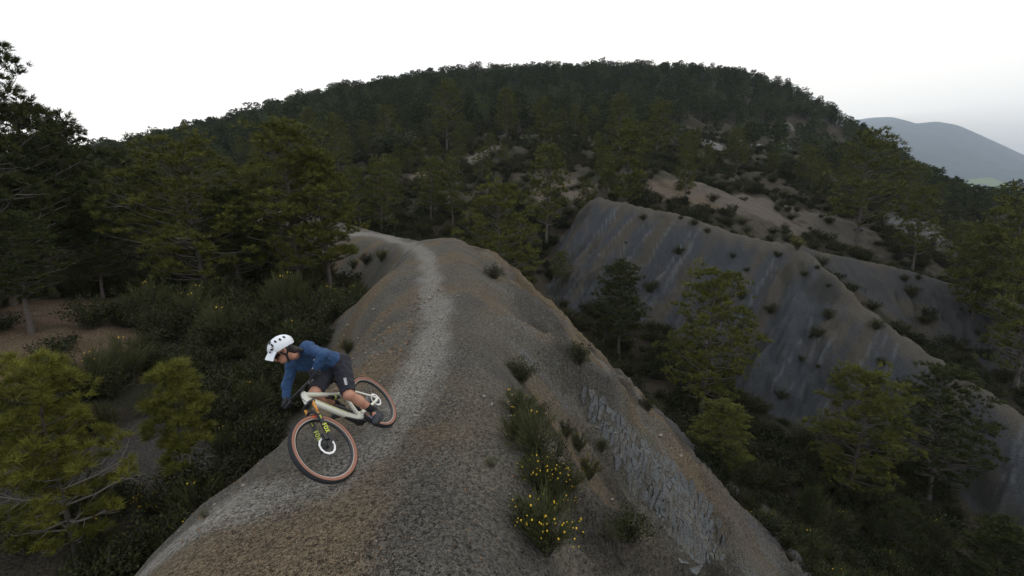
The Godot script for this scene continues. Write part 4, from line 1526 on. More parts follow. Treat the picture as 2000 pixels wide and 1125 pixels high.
	var hm: MeshInstance3D = add.call("helmet", g, M.helmet)
	tag(hm, "white open-face helmet with peak", "")
	var on_shell := func(th: float, an: float, up: float) -> Vector3:
		var d := Vector3(sin(th) * cos(an), cos(th), sin(th) * sin(an))
		var p := Vector3(d.x * (0.126 if d.x > 0 else 0.132), d.y * 0.11, d.z * 0.097)
		p *= 1.0 + 0.025 * cos(asin(clampf(d.z, -1.0, 1.0)) * 10.0) * sin(th) + up
		return hc + hf * p.x + hu * p.y + hl * p.z
	# dark vent openings (left side shows)
	for sgn in [1.0, -1.0]:
		for a in [[0.62, 0.95, 0.98, 1.08], [0.55, 1.5, 0.88, 1.55], [0.72, 2.0, 1.02, 1.93], [0.85, 2.42, 1.12, 2.35], [1.05, 0.75, 1.28, 0.88], [0.3, 0.7, 0.62, 0.45], [1.22, 0.52, 1.35, 0.62]]:
			g = Geo.new()
			var pts := []
			for k in 5: pts.append(on_shell.call(lerpf(a[0], a[2], k / 4.0), sgn * lerpf(a[1], a[3], k / 4.0), 0.004))
			g.tube(pts, [0.003, 0.0095, 0.011, 0.0095, 0.003], 8)
			part("vent", g.mesh(), M.black, hm)
	# dark zigzag mark above the brow
	g = Geo.new()
	var zig := []
	for a in [[0.86, 0.98], [0.97, 1.16], [1.02, 0.9], [1.14, 1.05], [1.2, 0.8]]: zig.append(on_shell.call(a[0], a[1], 0.012))
	g.tube(zig, [0.0055], 6)
	part("helmet_mark", g.mesh(), M.black, hm)
	# visor
	g = Geo.new()
	for k in 7:
		for q in 13:
			var l := lerpf(-1.0, 1.0, q / 12.0)
			var f := k / 6.0
			var reach := 0.055 + 0.115 * f * (1.0 - 0.35 * l * l)
			var wdt := lerpf(0.1, 0.082, f)
			var hgt := 0.092 - 0.03 * f - 0.05 * l * l - 0.02 * f * f
			for dn in 2:
				g.v.append(head + hf * reach + hl * l * wdt + hu * (hgt - 0.006 * dn))
				g.n.append((hu * (1.0 if dn == 0 else -1.0) + hl * l * 0.5).normalized())
	for k in 6:
		for q in 12:
			for dn in 2:
				var a := (k * 13 + q) * 2 + dn
				g.i.append_array([a, a + 2, a + 26, a + 2, a + 28, a + 26])
	for q in 12:
		var a := (6 * 13 + q) * 2
		g.i.append_array([a, a + 2, a + 1, a + 2, a + 3, a + 1])
	part("visor", g.mesh(), M.helmet, hm)
	# straps
	g = Geo.new()
	for sgn in [1.0, -1.0]:
		g.tube([HP.call(0.03, sgn * 0.085, 0.02), HP.call(0.005, sgn * 0.082, -0.045), HP.call(0.03, sgn * 0.03, -0.125), HP.call(0.03, 0, -0.132)], [0.005], 6, 2.0, hf)
		g.tube([HP.call(-0.07, sgn * 0.085, 0.01), HP.call(0.005, sgn * 0.084, -0.045)], [0.005], 6, 2.0, hu)
	part("strap", g.mesh(), M.black_cloth, hm)
	# sunglasses: wraparound lens
	g = Geo.new()
	for k in 5:
		for q in 15:
			var l := lerpf(-1.25, 1.25, q / 14.0)
			var p: Vector3 = HP.call(0.018 + 0.082 * cos(l), 0.08 * sin(l), 0.022 - 0.0115 * k + 0.006 * absf(sin(l)) * k * 0.5)
			g.v.append(p)
			g.n.append((hf * cos(l) + hl * sin(l)).normalized())
	for k in 4:
		for q in 14:
			var a := k * 15 + q
			g.i.append_array([a, a + 1, a + 15, a + 1, a + 16, a + 15])
	var gl: MeshInstance3D = add.call("sunglasses", g, M.lens)
	for sgn in [1.0, -1.0]:
		g = Geo.new()
		g.tube([HP.call(0.05, sgn * 0.077, 0.012), HP.call(-0.03, sgn * 0.084, 0.008)], [0.004], 6)
		part("temple", g.mesh(), M.black, gl)
	# dark hair gathered at the nape
	g = Geo.new()
	sdf_into(g, [[HP.call(-0.05, 0.035, 0.0), HP.call(-0.07, 0.02, -0.07), 0.055, 0.035], [HP.call(-0.05, -0.035, 0.0), HP.call(-0.07, -0.02, -0.07), 0.055, 0.035], [HP.call(-0.09, 0.0, -0.06), HP.call(-0.135, 0.0, -0.13), 0.026, 0.014]], 0.007, 0.03)
	add.call("hair", g, M.hair)
	return t

func rider_materials() -> void:
	var sk := mat(lin(0.5, 0.25, 0.165), 0.55)
	sk.subsurf_scatter_enabled = true
	sk.subsurf_scatter_strength = 0.15
	M.skin = sk
	var weave := tone_texture(256, [[noise(FastNoiseLite.TYPE_SIMPLEX, 0.2, 61, 2), 0.7], [noise(FastNoiseLite.TYPE_SIMPLEX_SMOOTH, 0.02, 62, 3), 0.5]], 0.55, 1.0)
	for a in [["jersey", 0.027, 0.078, 0.19, 0.85], ["shorts", 0.022, 0.022, 0.032, 0.9], ["black_cloth", 0.012, 0.012, 0.013, 0.95], ["glove", 0.014, 0.016, 0.02, 0.85], ["shoe", 0.035, 0.038, 0.048, 0.8]]:
		var m := mat(lin(a[1], a[2], a[3]), a[4])
		m.albedo_texture = weave
		m.uv1_triplanar = true
		m.uv1_scale = Vector3.ONE * 6.0
		m.rim_enabled = true
		m.rim = 0.25
		M[a[0]] = m
	M.white = mat(lin(0.8, 0.8, 0.8), 0.6)
	var h := mat(lin(0.8, 0.82, 0.85), 0.4)
	M.helmet = h
	M.lens = mat(lin(0.03, 0.012, 0.012), 0.08)
	M.hair = mat(lin(0.02, 0.013, 0.01), 0.6)
# ---------------------------------------------------------------- planting
func copies(c: MeshInstance3D, where: Array, parent: Node3D) -> void:
	var mm := MultiMesh.new()
	mm.transform_format = MultiMesh.TRANSFORM_3D
	mm.mesh = c.mesh
	mm.instance_count = where.size()
	for i in where.size(): mm.set_instance_transform(i, where[i])
	var mi := MultiMeshInstance3D.new()
	mi.name = c.name
	mi.multimesh = mm
	mi.material_override = c.material_override
	mi.set_meta("kind", "stuff")
	parent.add_child(mi, true)

func build_plants() -> void:
	var dark := Color(0.042, 0.052, 0.017)
	var olive := Color(0.12, 0.12, 0.025)
	var bright := Color(0.17, 0.17, 0.028)
	var hill := Color(0.05, 0.062, 0.026)
	# prototypes: h = 1 m tall trees, scaled on planting, except the near ones
	var tall := []
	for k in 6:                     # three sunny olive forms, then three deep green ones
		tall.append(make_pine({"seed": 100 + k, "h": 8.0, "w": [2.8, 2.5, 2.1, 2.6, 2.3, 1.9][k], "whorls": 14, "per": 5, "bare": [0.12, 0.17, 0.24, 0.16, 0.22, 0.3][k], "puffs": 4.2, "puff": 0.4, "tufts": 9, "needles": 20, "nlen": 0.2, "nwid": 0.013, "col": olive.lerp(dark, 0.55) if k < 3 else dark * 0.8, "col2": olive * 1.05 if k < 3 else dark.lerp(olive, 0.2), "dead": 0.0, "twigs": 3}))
	var mid := []
	for k in 4:
		mid.append(make_pine({"seed": 120 + k, "h": 8.0, "w": [2.7, 2.3, 2.5, 2.0][k], "whorls": 12, "per": 5, "bare": [0.14, 0.22, 0.1, 0.2][k], "puffs": 3.4, "puff": 0.42, "tufts": 6, "needles": 8, "nlen": 0.3, "nwid": 0.032, "col": dark.lerp(olive, 0.2), "col2": olive.lerp(dark, 0.15), "bsides": 3, "sides": 6}))
	var far := []
	for k in 4:
		far.append(make_pine({"seed": 140 + k, "h": 7.0, "w": [2.7, 2.4, 2.9, 2.2][k], "whorls": 8, "per": 5, "bare": [0.22, 0.26, 0.18, 0.25][k], "puffs": 2.2, "puff": 0.5, "tufts": 4, "needles": 6, "nlen": 0.5, "nwid": 0.085, "col": hill * [0.75, 1.0, 1.35, 0.9][k], "col2": hill.lerp(dark, 0.8) * [0.8, 1.1, 1.5, 1.0][k], "bsides": 3, "sides": 5}))
	var young := []
	young.append(make_pine({"seed": 160, "h": 3.2, "w": 0.88, "whorls": 12, "per": 5, "bare": 0.1, "puffs": 6.5, "puff": 0.1, "tufts": 5, "needles": 26, "nlen": 0.12, "nwid": 0.005, "col": olive * 0.75, "col2": bright, "dead": 0.34, "twigs": 6, "rise0": 0.35, "girth": 0.014, "spread": 0.8}))
	young.append(make_pine({"seed": 161, "h": 2.4, "w": 0.55, "whorls": 11, "per": 4, "bare": 0.12, "puffs": 5.5, "puff": 0.09, "tufts": 5, "needles": 24, "nlen": 0.12, "nwid": 0.005, "col": olive, "col2": bright.lerp(olive, 0.5), "dead": 0.38, "twigs": 7, "rise0": 0.5, "girth": 0.013, "spread": 0.8}))
	var bushes := []
	for k in 3:
		bushes.append(make_shrub({"seed": 180 + k, "stems": 26, "h": 1.0, "w": 0.75, "leaves": 70, "fuzz": 0.1, "llen": 0.07, "lwid": 0.018, "col": Color(0.02, 0.025, 0.009), "col2": Color(0.045, 0.048, 0.016)}))
	var brooms := []
	for k in 3:
		brooms.append(make_shrub({"seed": 190 + k, "stems": 44, "h": 1.0, "w": 0.6, "leaves": 34, "fuzz": 0.06, "llen": 0.2, "lwid": 0.006, "rods": true, "up": 2.2, "col": Color(0.045, 0.055, 0.02), "col2": Color(0.085, 0.085, 0.03), "flowers": [0.25, 0.5, 0.1][k], "fsize": 0.013}))
	var tufts := make_shrub({"seed": 197, "stems": 40, "h": 0.45, "w": 0.3, "leaves": 8, "fuzz": 0.03, "llen": 0.22, "lwid": 0.004, "rods": true, "up": 3.0, "col": Color(0.07, 0.08, 0.035), "col2": Color(0.13, 0.12, 0.06)})
	var oak := make_shrub({"seed": 198, "stems": 90, "h": 4.2, "w": 3.2, "leaves": 60, "fuzz": 0.42, "llen": 0.26, "lwid": 0.1, "lean": 0.85, "col": Color(0.028, 0.038, 0.018), "col2": Color(0.06, 0.066, 0.032)})
	# singled-out pines: photo pixel of the tip, depth, prototype, crown widening, label
	var P := [
		[-70, 120, 15.5, tall[3], 1.0, "tall dark pine rising above the young trees beside the clay mound"],
		[45, 226, 18, tall[4], 1.15, "full crowned pine crowding the tall dark one by the clay mound"],
		[112, 256, 20, tall[5], 0.9, "open crowned pine with sky showing between its limbs"],
		[215, 305, 27, tall[3], 1.0, "round topped pine next to the open crowned one"],
		[285, 345, 26, tall[4], 1.0, "pine between the round topped one and the broad olive pine"],
		[368, 292, 20, tall[0], 1.25, "broad olive pine with a forked grey trunk below the ridge"],
		[450, 385, 21, tall[5], 1.0, "slim pine standing against the broad olive pine"],
		[175, 420, 19, tall[4], 0.9, "shorter pine over the clay mound"],
		[560, 258, 22, tall[1], 1.2, "tall yellow green pine beside the trail spur"],
		[628, 318, 23, tall[2], 1.05, "slender pine leaning on the tall yellow green one by the spur"],
		[500, 420, 24, tall[3], 0.9, "low pine at the foot of the tall yellow green one"],
		[20, 430, 14, tall[5], 1.0, "shaded pine under the tallest tree by the clay mound"],
		[870, 166, 92, mid[0], 1.2, "largest layered pine in the middle of the hillside"],
		[988, 176, 96, mid[1], 1.1, "pointed pine right behind the layered hillside pine"],
		[1064, 198, 84, mid[3], 1.15, "pine with a bare lower trunk above the shale"],
		[1215, 194, 86, mid[0], 1.1, "wide pine in the pair above the lone pine"],
		[1286, 204, 80, mid[2], 1.25, "densest pine in the pair above the lone pine"],
		[1225, 250, 51, mid[3], 1.15, "lone pine with a clean pale trunk at the shale ridge head"],
		[1070, 290, 50, mid[1], 1.05, "slim thin crowned pine left of the shale ridge head"],
		[975, 375, 35, tall[0], 1.25, "bright green spreading pine just past the knoll"],
		[940, 290, 68, mid[2], 0.9, "small round pine on the bare clay slope"],
		[838, 315, 50, mid[1], 0.9, "small pine at the forest edge above the trail bend"],
		[882, 320, 51, mid[3], 0.9, "feathery pine next to the small one above the trail bend"],
		[738, 320, 43, mid[2], 0.95, "squat pine beside the trail where it meets the wood"],
		[698, 335, 42, mid[1], 0.85, "narrow pine beside the squat one where the trail meets the wood"],
		[655, 232, 74, mid[0], 1.0, "broad pine on the slope behind the tall yellow green one"],
		[760, 214, 84, mid[2], 1.1, "heavy crowned pine above the dark holm oak"],
		[600, 215, 92, mid[1], 1.0, "pine near the skyline above the tall yellow green one"],
		[1445, 258, 82, mid[2], 1.1, "pine in front of the pale eroded scar"],
		[1352, 283, 84, mid[3], 0.9, "small pine at the edge of the pale eroded scar"],
		[1700, 270, 62, mid[0], 1.5, "great spreading pine on the slope above the gully"],
		[1580, 292, 84, mid[2], 1.2, "bushy pine between the eroded scar and the great spreading pine"],
		[1508, 302, 84, mid[3], 1.0, "pine with a thin stem next to the bushy one"],
		[1806, 374, 58, mid[1], 1.0, "pale green feathery pine past the great spreading pine"],
		[1780, 322, 76, mid[0], 1.1, "dark pine behind the pale green feathery one"],
		[1990, 385, 44, mid[2], 1.4, "big shadowed pine over the far gully wall"],
		[1930, 455, 46, mid[0], 1.1, "dark pine leaning on the big shadowed one"],
		[2040, 470, 40, mid[2], 1.2, "shadowed pine hanging over the gully side"],
		[1390, 546, 29, tall[0], 1.15, "green topped pine growing tall out of the gully"],
		[1215, 524, 34, tall[4], 1.0, "pine in the gully head against the shale foot"],
		[1095, 494, 44, mid[1], 0.9, "small pine behind the knoll edge in the gully head"],
		[1690, 734, 24, tall[1], 1.1, "yellow tipped pine deep in the gully under the shale ridge"],
		[1855, 732, 25, tall[3], 1.1, "dark pine deep in the gully beside the yellow tipped one"],
		[1418, 798, 22, tall[2], 1.25, "young pine clinging to the foot of the ridge flank"],
		[1960, 1030, 19, tall[5], 1.0, "shadowed pine at the bottom of the gully"],
		[1590, 960, 21.5, tall[5], 0.8, "gully pine under the yellow tipped one"],
		[1770, 985, 21.5, tall[3], 0.8, "low gully pine between the two deep pines"],
	]
	var spots := []
	for a in P:
		var top := U(a[0], a[1], a[2])
		var y := H(top.x, top.z)
		var proto: Node3D = a[3]
		var ph := 8.0
		var s: float = (top.y - y) / ph
		s = clampf(s, 0.2, 2.2)
		var wide: float = a[4] * clampf(1.0 / sqrt(s), 0.75, 1.3)
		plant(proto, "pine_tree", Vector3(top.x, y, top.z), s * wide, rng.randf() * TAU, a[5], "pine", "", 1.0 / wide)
		spots.append(Vector2(top.x, top.z))
	for a in [[80, 716, 6.6, young[0], 3.2, "nearest young pine with grey bare twigs below its green tufts"], [322, 722, 8.2, young[1], 2.4, "slender young pine with pale bare branches at the ridge foot"], [-60, 830, 7.6, young[0], 3.2, "young pine crowding the one with grey bare twigs"]]:
		var top := U(a[0], a[1], a[2])
		var y := H(top.x, top.z)
		plant(a[3], "young_pine", Vector3(top.x, y, top.z), (top.y - y) / a[4], rng.randf() * TAU, a[5], "pine")
	var q := ground_hit(775, 322)
	plant(oak, "holm_oak", Vector3(q.x, H(q.x, q.z), q.z), 1.6, 0.4, "dark round holm oak on the slope above the trail", "oak")
	# hill and slope pines, nearest first kept as single trees
	var all := []
	var r := RandomNumberGenerator.new()
	r.seed = 99
	var gz := -46.0
	while gz > -330.0:
		gz -= 4.7
		var step := lerpf(5.2, 4.6, sstep(-46.0, -150.0, gz))
		var gx := -230.0
		while gx < 300.0:
			var x := gx + r.randf_range(-0.5, 0.5) * step
			var z := gz + r.randf_range(-0.5, 0.5) * step
			gx += step
			var roll := r.randf()
			var big := r.randf()
			var depth := -z * cp
			var sx := x / depth
			if absf(sx) > 1.28: continue
			var y := H(x, z)
			if last_kind >= 2: continue
			# which part of the picture the foot stands in
			var d := -z * cp - y * sp
			var px := 1000.0 + FOCAL * x / d
			var py := 562.5 - FOCAL * (y * cp - z * sp) / d
			var dense := 0.95
			if z > -120.0: dense = 0.5 if px > 660.0 else 0.8
			if z > -75.0 and px > 660.0: dense = 0.2 if px < 1650.0 else 0.5
			var bare := patch_n.get_noise_2d(x * 0.55, z * 0.55)
			if bare > 0.2 and z > -170.0 and px > 660.0 and px < 1650.0: continue
			if px > 1330.0 and px < 1650.0 and py > 250.0 and py < 320.0: dense *= 0.25
			if roll > dense: continue
			var near_one := false
			for s in spots:
				if z > -100.0 and Vector2(x, z).distance_squared_to(s) < 9.0: near_one = true
			if near_one: continue
			var ht := lerpf(4.6, 7.6, big) * (1.0 if z < -120.0 else 0.8)
			# hidden behind the hill: compare with the ground between
			var vis := true
			for k in 5:
				var f := 0.55 + 0.09 * k
				if H(x * f, z * f) > (y + ht) * f + 1.5: vis = false
			if not vis: continue
			all.append([d / ht, Vector3(x, y, z), ht, px])
	all.sort_custom(func(a, b): return a[0] < b[0])
	print("hill pines ", all.size())
	var forest := []
	for k in 4: forest.append([])
	for i in all.size():
		var a = all[i]
		var at: Vector3 = a[1]
		if i < 252:
			var proto: Node3D = mid[i % 4] if at.z > -115.0 else far[i % 4]
			var ph := 8.0 if at.z > -115.0 else 7.0
			var lab := "dark green pine on the scrubby middle slope of the hill" if at.z > -115.0 else "small dark pine in the dense wood covering the hilltop"
			if at.z > -115.0 and a[3] < 660.0: lab = "dark green pine in the wood on the slope beside the trail end"
			plant(proto, "hill_pine", at, a[2] / ph, r.randf() * TAU, lab, "pine", "pines of the wooded hill", r.randf_range(0.85, 1.1))
		else:
			forest[i % 4].append(Transform3D(Basis(Vector3.UP, r.randf() * TAU).scaled(Vector3.ONE * a[2] / 7.0), at))
	for k in 500:                                   # trees of the hill across the valley
		var i := 50 * (r.randi() % 24) + r.randi() % 30
		var p := far_hill[i].lerp(far_hill[i + 51], r.randf()).lerp(far_hill[i + 1], r.randf())
		forest[k % 4].append(Transform3D(Basis(Vector3.UP, r.randf() * TAU).scaled(Vector3.ONE * r.randf_range(1.2, 1.9)), p - Vector3(0, 0.5, 0)))
	var wood := Node3D.new()
	wood.name = "forest"
	add_child(wood)
	tag(wood, "dense dark green pine wood reading as one mass on the hill", "forest", "", "stuff")
	for k in 4:
		for c in far[k].get_children():
			copies(c, forest[k], wood)
	# shrubs singled out near the trail: pixel of the foot, size, prototype, label
	for a in [
		[1065, 1075, 0.62, brooms[1], "largest yellow flowering broom on the near flank rib"], [1085, 1000, 0.4, brooms[0], "broom with yellow flowers just above the largest one"],
		[1060, 960, 0.5, brooms[1], "yellow broom in the flank gully below the dark bushes"], [1045, 890, 0.62, brooms[2], "tall grassy broom in the middle of the flank gully"],
		[1010, 815, 0.5, brooms[0], "flowering broom at the head of the flank gully"], [1050, 820, 0.34, bushes[0], "small dark bush beside the broom at the gully head"],
		[1018, 745, 0.52, bushes[1], "dark bush on the orange rib above the flank gully"], [1150, 935, 0.5, brooms[1], "flowering broom on the far side of the flank gully"],
		[1130, 880, 0.45, brooms[2], "olive broom across the flank gully from the tall grassy one"], [1133, 708, 0.55, bushes[2], "round dark bush on the grey flank below the orange scar"],
		[1265, 800, 0.6, bushes[0], "dark bush low on the grey flank edge"], [1303, 805, 0.5, bushes[1], "brownish bush next to the dark one on the flank edge"],
		[1030, 850, 0.42, bushes[2], "dark bush under the flowering broom at the gully head"], [1075, 930, 0.45, bushes[0], "dark bush between the yellow brooms of the flank gully"], [1105, 850, 0.36, bushes[1], "brown bush on the bank across the flank gully"],
		[1040, 1040, 0.4, bushes[1], "dark bush tucked behind the largest broom"], [1110, 960, 0.34, brooms[0], "small sparse broom on the gully bank"], [1000, 860, 0.36, brooms[2], "low olive broom on the near lip of the flank gully"], [1225, 1055, 0.4, bushes[2], "dark bush in the lower flank gully"], [1175, 880, 0.3, brooms[2], "little olive broom beside the cracked crust"],
		[960, 910, 0.26, tufts, "grass tuft on the brown crest rib"], [1190, 1050, 0.4, tufts, "grass tuft under the near rib"],
		[690, 525, 0.75, brooms[1], "yellow flowering broom on the left spur of the trail"], [745, 510, 0.8, brooms[1], "brighter yellow broom above its neighbour on the left spur"], [715, 515, 0.8, bushes[1], "grey green bush between the two yellow brooms on the spur"],
		[680, 690, 0.5, brooms[0], "broom with a few yellow flowers behind the rider's back"], [710, 445, 0.6, bushes[2], "small round bush on the bare mound at the trail end"],
		[545, 850, 0.5, bushes[1], "leafy green bush under the rider's front hand"], [490, 850, 0.62, bushes[2], "leafy bush in the hollow below the rider"],
		[230, 1000, 0.8, bushes[0], "broad leafy bush below the nearest young pine"], [300, 1005, 0.62, brooms[1], "yellow gorse between the two young pines"], [400, 1010, 0.22, tufts, "grey green grass tuft on the trail verge"],
		[480, 910, 0.45, tufts, "dry grass clump on the verge left of the front wheel"], [180, 640, 1.3, bushes[1], "wide dark bush on the clay mound"],
		[1557, 487, 1.3, brooms[1], "yellow flowering broom on the shale ridge crest"], [1325, 497, 1.0, bushes[0], "dark bush halfway up the shale face"], [1270, 570, 1.4, bushes[1], "larger dark bush at the shale foot by the gully pine"], [1355, 440, 0.8, bushes[2], "small bush on the upper shale face"],
		[965, 545, 0.6, bushes[0], "dark bush on the knoll's outer edge"], [1000, 520, 0.5, bushes[2], "brown bush on the brow of the knoll"], [500, 780, 1.1, bushes[0], "tall dark bush in the hollow behind the rider's arm"], [430, 800, 1.2, bushes[2], "dark bush in the hollow beside the slender young pine"],
		[560, 640, 1.0, bushes[1], "dark bush at the foot of the left spur"], [620, 600, 0.9, bushes[0], "bush at the spur foot under the slender pine"]]:
		var p := ground_hit(a[0], a[1])
		var size: float = a[2]
		var called: String = "broom_bush" if a[3] in brooms else "grass_tuft" if a[3] == tufts else "bush"
		plant(a[3], called, Vector3(p.x, H(p.x, p.z) - 0.02, p.z), size, rng.randf() * TAU, a[4], "grass" if called == "grass_tuft" else "bush")
	for k in 90:
		var p := ground_hit(r.randf_range(1180, 1980), r.randf_range(420, 860))
		H(p.x, p.z)
		if last_kind < 3: continue
		plant(bushes[k % 3], "face_bush", Vector3(p.x, p.y - 0.05, p.z), r.randf_range(0.3, 1.0), r.randf() * TAU, "small dark bush rooted in the bare shale face", "bush", "bushes on the shale faces")
	# scrub of the slopes: the largest in view as single bushes, the rest as one mass
	var low := []
	for k in 2:
		low.append(make_shrub({"seed": 210 + k, "stems": 24, "h": 1.0, "w": 0.85, "leaves": [26, 34][k], "fuzz": 0.16, "llen": [0.12, 0.3][k], "lwid": [0.04, 0.014][k], "rods": k == 1, "up": [0.8, 1.8][k], "col": [Color(0.015, 0.018, 0.008), Color(0.03, 0.031, 0.012)][k], "col2": [Color(0.034, 0.038, 0.013), Color(0.06, 0.058, 0.022)][k]}))
	var scrub := []
	for k in 16000:
		var z := -5.0 - 145.0 * pow(r.randf(), 0.75)
		var x := -z * r.randf_range(-1.25, 1.3)
		var y := H(x, z)
		var kd := last_kind
		var p_s := last_s
		var ok := kd == 0 or (kd == 2 and (p_s < -4.4 or p_s > 11.5))
		if kd == 4: ok = r.randf() < 0.12
		if kd == 0 and z < -45.0 and x > -12.0 and patch_n.get_noise_2d(x * 0.55, z * 0.55) > 0.2: ok = r.randf() < 0.25
		for b in BARE:
			if ((x - b[0]) / b[2]) ** 2 + ((z - b[1]) / b[3]) ** 2 < 1.0: ok = ok and r.randf() < 0.08
		if not ok or (z > -12.0 and x > -4.5 and x < 8.0): continue
		var s := r.randf_range(0.6, 1.5) * (0.75 if z > -15.0 else 1.0)
		scrub.append([-z / s, Vector3(x, y - 0.05, z), s])
	scrub.sort_custom(func(a, b): return a[0] < b[0])
	print("scrub ", scrub.size())
	var mass := [[], []]
	for i in scrub.size():
		var at: Vector3 = scrub[i][1]
		var s: float = scrub[i][2]
		if i < 260:
			var lab := "dark low bush in the scrub on the hill slope"
			if at.x < -3.0: lab = "dark bush in the shaded hollow beside the ridge"
			elif at.x > 3.0: lab = "dark bush on the gully floor"
			var wispy := i % 4 == 3
			if wispy: lab = lab.replace("dark bush", "wispy olive broom").replace("dark low bush", "wispy olive broom")
			plant(brooms[2] if wispy else bushes[i % 3], "scrub_broom" if wispy else "scrub_bush", at, s * (1.2 if wispy else 1.0), r.randf() * TAU, lab, "bush", "scrub of the slopes", r.randf_range(0.7, 1.3))
		else: mass[i % 2].append(Transform3D(Basis(Vector3.UP, r.randf() * TAU).scaled(Vector3(s, s * r.randf_range(0.6, 1.2), s)), at))
	var cover := Node3D.new()
	cover.name = "scrub"
	add_child(cover)
	tag(cover, "dark low scrub covering the slopes between the pines", "scrub", "", "stuff")
	for k in 2:
		for c in low[k].get_children(): copies(c, mass[k], cover)
	bushes.append_array(low)
	for a in [tall, mid, far, young, bushes, brooms, [tufts, oak]]:
		for o in a: o.free()
	# pole on the skyline
	var top := U(360, 238, 150)
	var py := H(top.x, top.z)
	var ht := clampf(top.y - py, 6.0, 14.0)
	var pole := thing("utility_pole", "thin utility pole with a crossarm on the hill skyline", "pole", Vector3(top.x, py, top.z))
	var g := Geo.new()
	g.tube([Vector3(0, -0.5, 0), Vector3(0, ht, 0)], [0.14, 0.1], 8)
	part("post", g.mesh(), M.dead, pole)
	g = Geo.new()
	g.box(Vector3(0, ht - 0.8, 0), Vector3(1.3, 0, 0), Vector3(0, 0.09, 0), Vector3(0, 0, 0.07))
	part("crossarm", g.mesh(), M.dead, pole)

# ---------------------------------------------------------------- stones
func stone_mesh(seed_: int, flat: float) -> ArrayMesh:
	var r := RandomNumberGenerator.new()
	r.seed = seed_
	var pts := []
	for k in 11:
		var d := rdir(r) * r.randf_range(0.75, 1.0)
		pts.append(Vector3(d.x, d.y * flat, d.z * 0.75))
	# convex hull by testing every triple of points
	var v := PackedVector3Array()
	var c := PackedColorArray()
	var q := r.randf_range(0.85, 1.1)
	var col := Color(0.36 * q, 0.31 * q, 0.25 * q)
	for a in pts.size():
		for b in range(a + 1, pts.size()):
			for e in range(b + 1, pts.size()):
				var n: Vector3 = (pts[b] - pts[a]).cross(pts[e] - pts[a])
				var pos := 0
				var neg := 0
				for o in pts:
					var s: float = n.dot(o - pts[a])
					if s > 1e-6: pos += 1
					if s < -1e-6: neg += 1
				if pos and neg: continue
				if pos: v.append_array([pts[a], pts[b], pts[e]])
				else: v.append_array([pts[a], pts[e], pts[b]])
				c.append_array([col, col, col])
	var arr := []
	arr.resize(Mesh.ARRAY_MAX)
	arr[Mesh.ARRAY_VERTEX] = v
	arr[Mesh.ARRAY_COLOR] = c
	var m := ArrayMesh.new()
	m.add_surface_from_arrays(Mesh.PRIMITIVE_TRIANGLES, arr)
	return m

